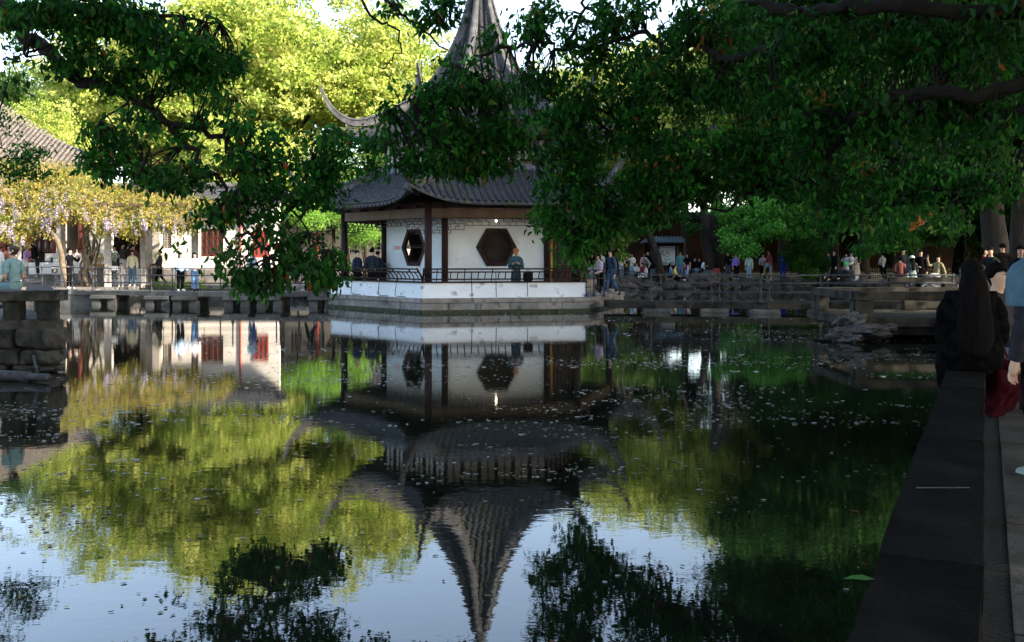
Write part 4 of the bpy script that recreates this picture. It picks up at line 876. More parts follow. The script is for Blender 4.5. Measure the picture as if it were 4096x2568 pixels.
# left: limb enters at the top left corner and runs down to the right
near_tree('dark leafy camphor bough hanging across the upper left of the picture', [(-10.3, 12.6, GZ-.2), (-10.2, 12.5, 3), (-9.4, 12.4, 5), (-8.2, 12.4, 5.8), tuple(P(10, 40, 12.4))], [.42, .36, .3, .22, .13],
    [([(10, 40, 12.4), (90, 130, 12.4), (180, 190, 12.3), (270, 300, 12.2), (400, 345, 12.2), (480, 360, 12.2), (510, 405, 12.2), (600, 425, 12.2), (690, 505, 12.2), (760, 590, 12.2), (800, 680, 12.1)], .10, .03),
     ([(690, 505, 12.2), (780, 500, 12.3), (900, 550, 12.4), (1010, 610, 12.5), (1160, 660, 12.6), (1300, 700, 12.7)], .045, .012),
     ([(90, 130, 12.4), (230, 100, 12.6), (350, 125, 12.8), (500, 165, 13)], .05, .012),
     ([(10, 40, 12.4), (220, 20, 12.0), (450, 60, 11.8), (700, 60, 12), (880, 90, 12.3)], .05, .012),
     ([(800, 680, 12.1), (870, 700, 12), (900, 760, 12), (960, 860, 12), (1010, 950, 12), (1080, 1030, 12)], .03, .008),
     ([(900, 550, 12.4), (930, 640, 12.3), (945, 760, 12.3), (930, 860, 12.2), (900, 950, 12.2)], .022, .006),
     ([(1010, 610, 12.5), (1100, 760, 12.5), (1200, 880, 12.4), (1300, 1000, 12.3)], .022, .006),
     ([(510, 405, 12.2), (460, 440, 12), (330, 520, 12)], .02, .005),
     ([(10, 240, 11.5), (60, 243, 11.5), (110, 215, 11.6), (180, 195, 12)], .012, .016)],
    [(120, 45, 170, 60, 11.6, .6, 150), (330, 60, 170, 75, 11.8, .7, 150), (560, 60, 170, 70, 12, .7, 110), (330, 190, 120, 70, 11.7, .6, 70), (620, 130, 190, 80, 12, .7, 130), (800, 150, 130, 90, 12.2, .7, 110), (730, 270, 150, 80, 12.2, .7, 110), (480, 260, 130, 70, 12, .6, 75), (270, 260, 80, 45, 12, .5, 26),
     (860, 360, 90, 70, 12.3, .5, 34), (560, 350, 110, 40, 12.2, .5, 26), (900, 240, 50, 90, 12.3, .5, 40), (440, 560, 110, 55, 12.1, .5, 50), (430, 660, 85, 50, 12.1, .5, 48), (560, 690, 90, 55, 12.1, .5, 42), (700, 560, 90, 50, 12.2, .5, 28), (850, 480, 110, 55, 12.3, .5, 46), (1020, 520, 110, 50, 12.4, .5, 48), (760, 720, 120, 60, 12.1, .6, 60),
     (980, 640, 110, 60, 12.4, .6, 44), (1150, 590, 90, 45, 12.6, .6, 40), (900, 830, 90, 50, 12.1, .5, 30), (1080, 760, 110, 55, 12.4, .6, 46), (1250, 650, 130, 60, 12.6, .6, 60), (1340, 560, 90, 45, 12.7, .6, 40), (1270, 780, 120, 55, 12.5, .6, 46), (1000, 900, 60, 45, 12.1, .5, 14), (920, 720, 120, 60, 12.3, .6, 44), (1060, 850, 120, 60, 12.3, .6, 44), (820, 860, 60, 40, 12.2, .4, 12), (1120, 680, 100, 50, 12.5, .6, 34), (640, 620, 90, 40, 12.2, .5, 20), (1360, 680, 80, 60, 12.8, .6, 34), (560, 480, 90, 40, 12.2, .5, 20),
     (860, 1030, 90, 32, 12, .5, 34), (870, 1090, 80, 40, 12, .5, 26), (1040, 1110, 110, 50, 12, .5, 46), (1200, 1050, 120, 55, 12.2, .5, 56), (1290, 1100, 70, 40, 12.3, .5, 22), (1180, 960, 90, 50, 12.3, .5, 26), (745, 978, 28, 16, 12, .2, 6), (1330, 1020, 45, 40, 12.4, .4, 12), (960, 990, 50, 30, 12, .3, 7), (90, 215, 50, 45, 11.6, .3, 9), (60, 320, 50, 25, 11.5, .3, 6), (1490, 640, 60, 60, 12.8, .5, 20)], 5, (-10.3, 12.6, GZ), canopy=((-10, 11, 11.5, 7, .6),), thin=-.03, tf=2.6)
# right: broad canopy
rl = [([(4300, 60, 10), (3700, 30, 10.5), (3400, 20, 11), (3200, 60, 11.5), (3080, 200, 12), (2920, 235, 12.5), (2790, 170, 13), (2680, 215, 13.4), (2580, 130, 13.7), (2420, 170, 14), (2270, 200, 14.2)], .085, .022),
      ([(4300, 320, 10), (3900, 370, 10.5), (3600, 380, 11), (3400, 480, 11.5), (3330, 600, 12), (3180, 720, 12.5), (3060, 745, 13), (2950, 735, 13.3), (2800, 670, 13.6), (2650, 690, 14)], .08, .02),
      ([(4300, 450, 10), (3900, 460, 11), (3600, 450, 11.5), (3400, 500, 12)], .07, .04),
      ([(4300, 700, 12), (3950, 770, 12.5), (3700, 790, 13), (3500, 830, 13.5), (3250, 800, 14)], .07, .02),
      ([(3000, 10, 12), (3200, 60, 11.5)], .05, .08),
      ([(2270, 200, 14.2), (2150, 170, 14.3), (2020, 190, 14.4), (1900, 230, 14.5), (1820, 290, 14.5), (1700, 380, 14.6), (1560, 440, 14.6)], .028, .006),
      ([(2270, 200, 14.2), (2330, 60, 14.2), (2340, -40, 14.2)], .03, .02),
      ([(1440, -20, 14.5), (1520, 95, 14.5), (1590, 130, 14.5), (1605, 190, 14.5), (1560, 260, 14.5), (1460, 290, 14.5)], .018, .006),
      ([(1530, -20, 14.5), (1620, 60, 14.5), (1700, 130, 14.5), (1790, 200, 14.5)], .022, .010),
      ([(3060, 745, 13), (2900, 850, 13.2), (2750, 800, 13.5)], .03, .01),
      ([(2650, 690, 14), (2450, 760, 14.2), (2300, 900, 14.3)], .02, .008),
      ([(2680, 215, 13.4), (2500, 420, 13.8), (2300, 600, 14.2), (2100, 640, 14.4)], .03, .008)]
rb = [(1560, 10, 50, 35, 14.5, .4, 10), (1760, 40, 100, 45, 14.5, .5, 26), (1710, 80, 40, 30, 14.5, .4, 10), (1950, 150, 60, 60, 14.4, .5, 10), (2120, 120, 110, 70, 14.3, .6, 34), (2200, 40, 90, 40, 14.2, .6, 24), (2310, 150, 90, 80, 14.2, .6, 36),
      (2480, 60, 130, 90, 13.8, .8, 90), (2400, 230, 120, 70, 14.1, .6, 50), (1850, 260, 110, 50, 14.5, .5, 20), (1720, 400, 130, 60, 14.6, .6, 46), (1600, 460, 90, 45, 14.6, .6, 24), (1900, 380, 160, 80, 14.5, .7, 90), (1780, 520, 140, 70, 14.5, .7, 80), (1560, 560, 90, 50, 14.6, .6, 30), (1980, 520, 170, 80, 14.4, .7, 110), (1800, 640, 150, 50, 14.5, .6, 64), (1650, 640, 70, 40, 14.6, .5, 16), (1960, 650, 110, 45, 14.4, .6, 36),
      (2150, 330, 160, 90, 14.3, .8, 110), (2250, 480, 150, 90, 14.2, .8, 100), (2400, 400, 150, 100, 14, .8, 110), (2230, 600, 110, 70, 14.2, .7, 60), (2350, 620, 140, 100, 14.1, .8, 110), (2450, 780, 190, 100, 14, .8, 170), (2250, 740, 110, 80, 14.2, .6, 80), (2200, 880, 90, 60, 14.2, .5, 50), (2290, 960, 110, 55, 14.2, .6, 60), (2310, 1020, 55, 28, 14.2, .4, 14), (2420, 900, 110, 55, 14.1, .6, 60), (2560, 880, 120, 45, 13.8, .6, 40),
      (2600, 300, 190, 120, 13.6, 1, 170), (2600, 520, 190, 120, 13.7, 1, 170), (2680, 730, 190, 110, 13.6, 1, 150), (2850, 80, 200, 100, 13, 1, 150), (2900, 380, 220, 130, 13, 1, 180), (2900, 590, 220, 110, 13, 1, 140), (2900, 740, 190, 80, 13.2, 1, 90),
      (3200, 200, 240, 140, 12, 1.2, 190), (3250, 450, 240, 130, 12, 1.2, 170), (3150, 640, 180, 90, 12.5, 1, 90), (3300, 760, 220, 90, 12.8, 1, 90), (3550, 150, 250, 150, 11.5, 1.2, 190), (3600, 480, 250, 140, 11.5, 1.2, 170), (3550, 700, 220, 100, 12.5, 1, 90), (3900, 150, 260, 170, 11, 1.2, 190), (3950, 480, 250, 150, 11, 1.2, 160), (3900, 720, 250, 90, 12, 1, 80), (3350, 880, 180, 50, 13, 1, 40), (3700, 860, 220, 50, 13, 1, 40)]
rb = [(x, y, rx, ry, (12.3 if x < 2120 and y < 700 else D_), dd, k) for (x, y, rx, ry, D_, dd, k) in rb]
rl = [([(x, y, 12.3 if x < 2100 else D_) for (x, y, D_) in pts], r0, r1) for pts, r0, r1 in rl]
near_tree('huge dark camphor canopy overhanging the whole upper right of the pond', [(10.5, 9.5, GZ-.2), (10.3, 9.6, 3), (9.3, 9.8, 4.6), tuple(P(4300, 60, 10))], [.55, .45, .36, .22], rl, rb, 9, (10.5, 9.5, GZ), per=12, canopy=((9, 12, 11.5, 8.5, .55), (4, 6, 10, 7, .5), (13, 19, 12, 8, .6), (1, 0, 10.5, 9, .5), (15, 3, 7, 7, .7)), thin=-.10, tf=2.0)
# thin twig of small leaves at the far left, in front of the hall roof
near_tree('thin dark twiggy spray crossing the hall roof at the left edge', None, None, [([(-60, 640, 16), (60, 640, 16), (140, 610, 16), (200, 600, 16)], .015, .004), ([(-60, 700, 16), (60, 690, 16), (170, 700, 16)], .015, .004), ([(-60, 560, 16), (30, 600, 16)], .015, .004)],
    [(90, 610, 120, 20, 16, .4, 22), (80, 690, 130, 22, 16, .4, 26), (20, 480, 40, 60, 16, .4, 8), (60, 180, 70, 50, 16, .4, 12), (60, 650, 110, 20, 16, .3, 14)], 15, tuple(P(-60, 640, 16)), size=.07, nparts=0, per=12)

# ------------------------------------------------------------------ tiled buildings on the left
def tiled_slope(name, parent, e0, e1, t0, t1, m=LTILE, spacing=.30, r=.085, step=.22):
    """eave e0->e1, top t0->t1 ; half round tile rows running up the slope, as one mass, on a thin deck"""
    e0, e1, t0, t1 = map(Vector, (e0, e1, t0, t1)); MB().add([e0, e1, t1, t0, e0-Vector((0, 0, .12)), e1-Vector((0, 0, .12)), t1-Vector((0, 0, .12)), t0-Vector((0, 0, .12))], [(0, 1, 2, 3), (7, 6, 5, 4), (0, 4, 5, 1), (1, 5, 6, 2), (2, 6, 7, 3), (3, 7, 4, 0)]).build('roof_deck', m, parent, True)
    x = (e1-e0).normalized(); L = (e1-e0).length; n = int(L/spacing); Ms = []
    up = ((t0+t1)/2-(e0+e1)/2); nz = x.cross(up).normalized()
    if nz.z < 0: nz = -nz
    y = nz.cross(x).normalized(); H = (t0-e0).dot(y)
    if H < 0: y = -y; H = -H
    sx0, sx1 = (t0-e0).dot(x), (t1-e0).dot(x)
    for i in range(n):
        s = (i+.5)*spacing
        for j in range(int(H/step)):
            h = j*step; f = h/H
            if s < sx0*f+.05 or s > L+(sx1-L)*f-.05: continue
            p = e0+x*s+y*h+nz*.01; Ms.append(((x.x, y.x, nz.x, p.x), (x.y, y.y, nz.y, p.y), (x.z, y.z, nz.z, p.z)))
    Ms = np.array(Ms); sc = np.array([r/.078, step*1.35/.17, r/.078]); T_ = TT*sc
    V = np.einsum('nij,vj->nvi', Ms[:, :, :3], T_)+Ms[:, None, :, 3]; Fq = (TF[None]+(np.arange(len(Ms))*len(TT))[:, None, None]).reshape(-1, 4)
    obj_of(name, mesh_np(name, V.reshape(-1, 3), [Fq], m), parent, True, kind='stuff')
hall = thing('hall', 'grand hall with a pale tiled hip roof and dark lattice doors at the left', 'hall', (-25, 54, 1))
MB().prism([(-40, 50.3), (X_(352, 50.3), 50.3), (X_(352, 62), 62), (-40, 62)], GZ, 1.08).build('stone_floor', STONE, hall, True)
for i, (y0, z1) in enumerate(((49.9, .92), (49.5, .76))):
    MB().box((X_(140, 50), y0+.2, (GZ+z1)/2), (5.5, .4, z1-GZ), bev=.01).build('step', STONE, hall, True)
m = MB(); a, b = P(285, 1100, 49.8), P(375, 1128, 49.0); m.bar(a, b, .35, .2); m.build('stair_cheek', STONE, hall, True)
# low white walls and plinth counter
MB().box(((X_(180, 50.6)+X_(350, 50.6))/2, 50.7, 1.64), (X_(350, 50.6)-X_(180, 50.6), .2, 1.1)).build('low_wall', CREAM, hall, True)
MB().box(((X_(120, 50.3)+X_(352, 50.3))/2, 50.35, 1.42), (X_(352, 50.3)-X_(120, 50.3), .42, .62), bev=.01).build('counter', WHITE, hall, True)
MB().box((-33, 50.7, 1.6), (7, .2, 1.1)).build('low_wall', CREAM, hall, True)
for px in (-60, 14, 114, 222, 325, 340): c = P(px, 1000, 50.9); MB().tube([(c.x, c.y, 1.08), (c.x, c.y, 5.2)], .16, 14).build('column', mat('maroon_column', (.13, .03, .022), (.18, .045, .03), 3, .45), hall, True, smooth=True)
def lattice_panel(parent, px0, px1, py0, py1, D, mtl, cells=3, rows=4, gl=True, name='lattice_window', glassm=None):
    a, b = P(px0, py1, D), P(px1, py0, D); w = b.x-a.x; h = b.z-a.z; m = MB(); y = D
    for x in (a.x, b.x): m.box((x, y, (a.z+b.z)/2), (.09, .07, h+.09))
    for z in (a.z, b.z): m.box(((a.x+b.x)/2, y, z), (w, .07, .09))
    for i in range(1, cells): m.box((a.x+w*i/cells, y, (a.z+b.z)/2), (.045, .05, h))
    for i in range(cells):
        for j in range(rows):
            cx, cz = a.x+w*(i+.5)/cells, a.z+h*(j+.5)/rows; rx, rz_ = w/cells*.36, h/rows*.40
            pts = [(cx+rx*math.cos(R(t_))*(1 if abs(math.cos(R(t_))) > .5 else .9), y, cz+rz_*math.sin(R(t_))) for t_ in range(0, 361, 45)]
            for p, q in zip(pts[:-1], pts[1:]): m.bar(p, q, .03, .03, up=(0, 1, 0))
            for s in (-1, 1): m.bar((cx, y, cz+s*rz_), (cx, y, cz+s*h/rows*.5), .03, .03, up=(0, 1, 0)); m.bar((cx+s*rx, y, cz), (cx+s*w/cells*.5, y, cz), .03, .03, up=(0, 1, 0))
    o = m.build(name, mtl, parent, True)
    if gl: MB().box(((a.x+b.x)/2, y+.05, (a.z+b.z)/2), (w, .015, h)).build('pane', glassm or GLASS, o)
    return o
for i, (x0, x1) in enumerate(((-50, 8), (22, 60), (62, 105), (124, 165), (168, 216), (230, 275), (278, 322))):
    lattice_panel(hall, x0, x1, 800, 1005, 52.4, BRNW, 2, 4)
MB().box((X_(150, 52.6), 52.75, 3.3), (14, .1, 4.4)).build('inner_wall', DARKI, hall, True)
MB().box((-32, 56, 5.3), (20, 11, .1)).build('ceiling', DARKI, hall, True)
MB().box((X_(352, 54), 56, 3.2), (.25, 11, 4.4)).build('end_wall', CREAM, hall, True)
MB().box((-30.5, 50.6, 4.85), (X_(352, 50.6)+40, .25, .7)).build('eave_beam', WOODB, hall, True)
hr = P(352, 664, 50.0); tp = P(-40, 425, 56)
tiled_slope('roof_tiles', hall, (-46, 49.0, 5.25), (hr.x+.8, 49.0, 5.25+1.3), (-46, 56.5, 10.3), (tp.x, 56.5, 10.3))
m = MB(); q = [Vector((hr.x+1.0, 48.9, 6.9)), Vector((hr.x, 50, 6.95)), Vector((hr.x-2.5, 52.3, 7.75)), Vector((tp.x+1.5, 55.0, 9.4)), Vector((tp.x, 56.5, 10.5))]
for off, r_ in ((0, .20), (.22, .13)): m.tube([p+Vector((0, 0, off)) for p in q], [r_*.7]+[r_]*4, 8)
m.build('hip_ridge', RIDGE, hall, True)
# white walled house with lattice windows
hs = thing('white_house', 'sunlit cream walled house with lattice windows between the wisteria and the corridor', 'house', (-15, 52, GZ))
D = 51.5
def wallseg(x0, x1, z0, z1, y=D, m_=CREAM, th=.25): MB().box(((x0+x1)/2, y+th/2, (z0+z1)/2), (x1-x0, th, z1-z0)).build('wall', m_, hs, True)
wins = [(646, 686, 912, 994), (803, 893, 915, 1026), (1013, 1074, 921, 1028)]
xs = X_(568, D)
for (a, b, c_, d_) in wins:
    wx0, wx1 = X_(a, D), X_(b, D); zt, zb = P(0, c_, D).z, P(0, d_, D).z
    wallseg(xs, wx0, .6, 5.0); wallseg(wx0, wx1, .6, zb); wallseg(wx0, wx1, zt, 5.0); xs = wx1
wallseg(xs, X_(1118, D), .6, 5.0)
MB().box((-15.9, D+3, 2.9), (6.9, .1, 4.3)).build('back_wall', DARKI, hs, True)
lattice_panel(hs, 806, 846, 918, 1023, D+.08, BRNW, 2, 3); lattice_panel(hs, 850, 890, 918, 1023, D+.08, BRNW, 2, 3)
lattice_panel(hs, 1016, 1071, 924, 1026, D+.02, REDW, 3, 3)
def pierced(parent, px0, px1, py0, py1, D, mtl, nx, nz, yoff=.1, name='pierced_window'):
    a, b = P(px0, py1, D), P(px1, py0, D); w, h = b.x-a.x, b.z-a.z; m = MB(); y = D+yoff
    for i in range(nx):
        for j in range(nz):
            cx, cz = a.x+w*(i+.5)/nx, a.z+h*(j+.5)/nz; r1, r2 = w/nx*.56, h/nz*.56
            pts = [(cx+r1*math.cos(R(t_)), y, cz+r2*math.sin(R(t_))) for t_ in range(0, 361, 60)]
            for p, q in zip(pts[:-1], pts[1:]): m.bar(p, q, .05, .05, up=(0, 1, 0))
    for x in (a.x, b.x): m.box((x, y, (a.z+b.z)/2), (.05, .12, h))
    for z in (a.z, b.z): m.box(((a.x+b.x)/2, y, z), (w, .12, .05))
    return m.build(name, mtl, parent, True)
pierced(hs, 646, 686, 912, 994, D, CREAM, 4, 8)
MB().tube([(X_(962, D), D-.06, .65), (X_(962, D), D-.06, 4.8)], .05, 8).build('rain_pipe', REDW, hs, True)
wallseg(X_(352, 51), X_(450, 51), .6, 4.6, 50.9); wallseg(X_(352, 50.5), X_(580, 50.5), .6, 1.42, 50.3, WHITE, .3)
MB().box((X_(500, 53), 53.5, 2.8), (5, .1, 4.2)).build('back_wall', DARKI, hs, True)
MB().box((X_(566, 50.8), 51, 2.7), (.14, .5, 4.2)).build('door_post', WOODB, hs, True); MB().box((X_(556, 50.8), 51.1, 2.7), (.16, .1, 4.2)).build('door_leaf', BRNW, hs, True)
MB().box((X_(630, 51.4), 51.3, 2.8), (.35, .3, 4.4)).build('pilaster', CONC, hs, True)
MB().box((X_(840, 51.4), 51.45, 1.0), (X_(1118, 51.4)-X_(580, 51.4), .3, .75)).build('plinth', STONE, hs, True)
tiled_slope('roof_tiles', hs, (X_(350, 50.5)-.5, 50.5, 4.85), (X_(1140, 50.5), 50.5, 4.85), (X_(360, 54)-.5, 54.5, 5.7), (X_(1120, 54), 54.5, 5.7), TILE, .26)
m = MB(); m.tube([(X_(1150, 50.5), 50.4, 5.25), (X_(1130, 52), 52, 5.35), (X_(1120, 54), 54.5, 5.9), (X_(360, 54), 54.5, 5.9)], [.12, .17, .17, .17], 8); m.build('ridge', RIDGE, hs, True)
# small curved roof glimpsed over the wisteria
m = MB(); 
for j in range(4): m.tube([P(795+6*j, 745-3*j, 58), P(815, 712-6*j, 58), P(845, 704-6*j, 58), P(872, 716-4*j, 58), P(880, 735, 58)], .14, 8)
m.build('gable_ridge', RIDGE, hs, True)
# corridor
cor = thing('covered_corridor', 'white covered corridor with pierced windows seen behind the pavilion posts', 'corridor', (-9, 57, GZ))
D = 57
def cw(x0, x1, z0, z1): MB().box(((x0+x1)/2, D+.12, (z0+z1)/2), (x1-x0, .24, z1-z0)).build('wall', CREAM, cor, True)
cwins = [(1160, 1205, 930, 1012), (1244, 1300, 930, 1012), (1396, 1428, 930, 1012), (1480, 1547, 925, 1000)]
xs = X_(1118, D)
for (a, b, c_, d_) in cwins:
    wx0, wx1 = X_(a, D), X_(b, D); zt, zb = P(0, c_, D).z, P(0, d_, D).z; cw(xs, wx0, .6, 4.0); cw(wx0, wx1, .6, zb); cw(wx0, wx1, zt, 4.0); xs = wx1
    pierced(cor, a, b, c_, d_, D, CREAM, 3, 5)
    MB().box(((wx0+wx1)/2, D+1.2, 2.5), (wx1-wx0+.6, .05, 2.4)).build('shade_panel', DARKI, cor, True)  # added dark sheet stands for the shade behind the pierced openings
cw(xs, X_(1800, D), .6, 4.0)
for px in (1130, 1269, 1335, 1460, 1590, 1700): c = P(px, 1000, 55.2); MB().tube([(c.x, c.y, .6), (c.x, c.y, 3.6)], .09, 10).build('column', REDW if px == 1269 else WOODD, cor, True, smooth=True)
m = MB(); a, b = X_(1118, 55.2), X_(1800, 55.2); n = int((b-a)/.16)
for i in range(n):
    x = a+(b-a)*i/n; m.box((x+.08, 55.2, 3.55-(i % 3)*.1), (.18, .02, .022))
    if i % 2: m.box((x, 55.2, 3.42), (.022, .02, .28))
m.box(((a+b)/2, 55.2, 3.6), (b-a, .04, .04)); m.box(((a+b)/2, 55.2, 3.28), (b-a, .03, .025)); m.build('hanging_lattice', WOODD, cor, True)
tiled_slope('roof_tiles', cor, (X_(1110, 54.6), 54.5, 3.72), (X_(1820, 54.6), 54.5, 3.72), (X_(1110, 56), 56.6, 4.9), (X_(1820, 56), 56.6, 4.9), TILE, .24, .075)
MB().box((X_(1460, 56), 56.6, 5.0), (11.5, .3, .35)).build('ridge', RIDGE, cor, True)
# low greenery by the corridor
for i, (px, py, D_, r_, lab) in enumerate(((1190, 850, 53, 1.1, 'bright green climbing shrub in front of the corridor, left of the pavilion pillar'), (1450, 940, 52, 1.0, 'bright green weeping shrub seen through the open left bay of the pavilion'), (1250, 885, 52.5, .7, 'green shrub below the corridor eaves next to the red column'), (1390, 860, 53.5, 1.0, 'green climbing shrub spilling over the corridor roof behind the left pillar'), (1330, 830, 55, 1.4, 'taller green shrub rising behind the corridor roof'))):
    c = P(px, py, D_); t = thing('shrub', lab, 'shrub', (c.x, D_, GZ)); rg = np.random.default_rng(60+i); n = int(2600*r_)
    q = rg.normal(0, 1, (n//20, 3)); q /= np.linalg.norm(q, axis=1)[:, None]; q = np.array(c)+q*np.array([r_*1.25, r_*.6, r_*.62])*rg.uniform(.4, 1, (len(q), 1)); q = (q[:, None]+rg.normal(0, .14, (len(q), 20, 3))).reshape(-1, 3)
    obj_of('foliage', leaves('foliage', q, .13, .45, pick([(.22, .42, .06), (.14, .30, .04), (.34, .48, .10)], [2, 2, 1], len(q), rg), LEAF, droop=(0, 0, -.5), seed=i), t, True)
    MB().tube([(c.x, D_, GZ), (c.x+.1, D_, 1.6), (c.x-.05, D_, c.z-.3), (c.x+.1, D_, c.z+.3)], [.06, .05, .04, .02], 6).build('stem', BARK, t, True)
# ------------------------------------------------------------------ wisteria pergola
per = thing('pergola', 'row of square concrete pergola posts carrying the wisteria', 'pergola', (-19, 46, GZ))
for (x0, x1, D_) in ((-60, -32, 45.4), (55, 84, 45.4), (244, 262, 47.5), (419, 445, 46.0), (562, 580, 47.0), (768, 791, 46.5)):
    w = X_(x1, D_)-X_(x0, D_); MB().box(((X_(x0, D_)+X_(x1, D_))/2, D_, 2.3), (w, w, 3.5), rz=.5 if w < .3 else .35, bev=.01).build('post', CONC, per, True)
for D_, x0, x1 in ((46.9, -60, 800), (49.5, -60, 500)): MB().box(((X_(x0, D_)+X_(x1, D_))/2, D_, 4.3 if D_ > 45 else 3.95), (X_(x1, D_)-X_(x0, D_), .16, .2)).build('beam', WOODB, per, True)
for i in range(14): MB().box((X_(-40+60*i, 46.5), 47.6, 4.42), (.12, 4.6, .12)).build('cross_beam', WOODB, per, True)
wis = thing('wisteria', 'golden bronze wisteria with lilac flower clusters draped over the pergola', 'wisteria', (-20, 47, GZ))
def wist():
    rg = np.random.default_rng(77); top = [(0, 640), (120, 650), (230, 655), (330, 690), (420, 725), (520, 755), (640, 775), (740, 790), (830, 815), (930, 850)]
    bot = [(0, 905), (60, 925), (110, 945), (150, 880), (190, 900), (220, 850), (300, 830), (360, 870), (420, 880), (460, 905), (520, 935), (560, 900), (600, 870), (680, 900), (740, 890), (780, 860), (830, 840), (930, 860)]
    n = 2900; px = rg.uniform(-60, 930, n); t_ = np.interp(px, *zip(*top)); b_ = np.interp(px, *zip(*bot))+18+26*np.sin(px/17.)*np.sin(px/41.+1)
    f = rg.uniform(0, 1, n)**.9; py = t_+(b_-t_)*f+rg.normal(0, 8, n); D_ = 49.3-4.6*f**.7+rg.normal(0, .35, n)
    c = np.column_stack([(px-2048)/F*D_, D_, HC-(py-HY)/F*D_]); c = (c[:, None]+rg.normal(0, .16, (n, 16, 3))).reshape(-1, 3)
    pal = [(.26, .18, .03), (.32, .26, .045), (.16, .22, .03), (.42, .33, .16), (.05, .13, .015)]; base = np.repeat(pick(pal, [4, 4, 3, 2, 1.2], n, rg), 16, axis=0)*.6+pick(pal, [4, 4, 3, 2, 1], n*16, rg)*.4
    obj_of('foliage', leaves('foliage', c, .17, .36, np.clip(base, 0, .8), PETAL, droop=(0, -.3, -.6), seed=3), wis, True, kind='stuff')
    # flower racemes: hanging tapering clusters, one object each for the largest
    def raceme(seed):
        r2 = np.random.default_rng(seed); k = 46; z = -r2.uniform(0, 1, k)**.8; rad = .075*(1+z*.8); a = r2.uniform(0, 6.28, k)
        p = np.column_stack([np.cos(a)*rad, np.sin(a)*rad, z*.42]); col = pick([(.42, .35, .48), (.56, .50, .56), (.28, .21, .38)], [3, 3, 1], k, r2)
        return leaves('flower_cluster', p, .055, .8, np.clip(col, 0, .85), PETAL, seed=seed)
    rm = [raceme(i) for i in range(4)]
    n2 = 150; px = rg.uniform(-30, 860, n2); t_ = np.interp(px, *zip(*top)); b_ = np.interp(px, *zip(*bot)); f = np.clip(rg.beta(2.2, 1.2, n2), .15, 1.0)
    for i in range(n2):
        D_ = 49.0-4.7*f[i]**.7-.35; p = P(px[i], t_[i]+(b_[i]-t_[i])*f[i], D_); o = obj_of('flower_cluster', rm[i % 4], wis, True); s = random.uniform(.8, 1.35)
        o.matrix_basis = Matrix.Translation(p) @ Matrix.Rotation(random.uniform(0, 6), 4, 'Z') @ Matrix.Diagonal((s, s, s, 1))
    rr = random.Random(4)
    def vine(pts, r_, D0=46.4):
        q = [P(a, b, D0+rr.uniform(-.25, .25)) for a, b in pts]; q[0].z = GZ-.05; q = smooth_path([tuple(v) for v in q]); MB().tube([Vector(v) for v in q], [r_*(1.2-.5*i/len(q)) for i in range(len(q))], 8).build('trunk', VINE, wis, True, smooth=True)
    vine([(275, 1140), (262, 1100), (250, 1060), (245, 1010), (228, 960), (205, 930), (180, 900)], .13, 45)
    vine([(268, 1135), (255, 1060), (240, 990), (222, 945), (190, 915)], .09, 45)
    for k in range(8):
        x = 345+rr.uniform(-14, 30); pts = [(x+rr.uniform(-10, 10), 1130)]
        for j in range(1, 9): pts.append((x+12*math.sin(j*1.4+k)+rr.uniform(-8, 8), 1130-j*30))
        vine(pts, rr.uniform(.035, .08))
    vine([(350, 1120), (325, 1080), (325, 1050), (345, 1030), (360, 1000)], .05); vine([(352, 1120), (335, 1075), (340, 1050), (365, 1020)], .04)
    vine([(385, 1130), (400, 1100), (380, 1070), (392, 1010), (402, 960), (410, 900)], .05)
    for k in range(4): vine([(345+k*6, 1120), (360+8*k, 1136), (380+10*k, 1138), (390+12*k, 1130)], .05)
wist()
# signs with lettering
def text(body, size, loc, parent, m_, world=True, rot=(R(90), 0, 0), name='lettering', sx=1):
    cu = bpy.data.curves.new(name, 'FONT'); cu.body = body; cu.size = size; cu.align_x = 'CENTER'; cu.align_y = 'CENTER'; cu.extrude = .003; cu.materials.append(m_); cu.resolution_u = 2
    o0 = bpy.data.objects.new(name, cu); link(o0); me = bpy.data.meshes.new_from_object(o0.evaluated_get(bpy.context.evaluated_depsgraph_get())); bpy.data.objects.remove(o0); bpy.data.curves.remove(cu); o = obj_of(name, me, parent, world); o.matrix_basis = Matrix.Translation(loc) @ Matrix.Rotation(rot[2], 4, 'Z') @ Matrix.Rotation(rot[0], 4, 'X') @ Matrix.Diagonal((sx, 1, 1, 1)); return o
for (px0, px1, py0, py1, D_, lines, lab) in ((206, 233, 1064, 1092, 43.8, (('喂食时间', .075, .08), ('上午', .045, -.02), ('下午', .045, -.09)), 'small black board with white feeding time lettering on the left bank railing'),
        (446, 473, 1062, 1088, 42.5, (('水位较深', .072, .065), ('注意安全', .072, -.03)), 'small black board with white water depth warning behind the left bridge railing')):
    a, b = P(px0, py1, D_), P(px1, py0, D_); t = thing('warning_sign', lab, 'sign', ((a.x+b.x)/2, D_, a.z))
    MB().box(((a.x+b.x)/2, D_, (a.z+b.z)/2), (b.x-a.x, .02, b.z-a.z), bev=.004).build('board', BLACKS, t, True)
    MB().box(((a.x+b.x)/2, D_+.03, (a.z+GZ)/2), (.03, .03, a.z-GZ+.2)).build('stake', IRON, t, True)
    for s_, sz, dz in lines: text(s_, sz, ((a.x+b.x)/2, D_-.014, (a.z+b.z)/2+dz), t, WHITE)
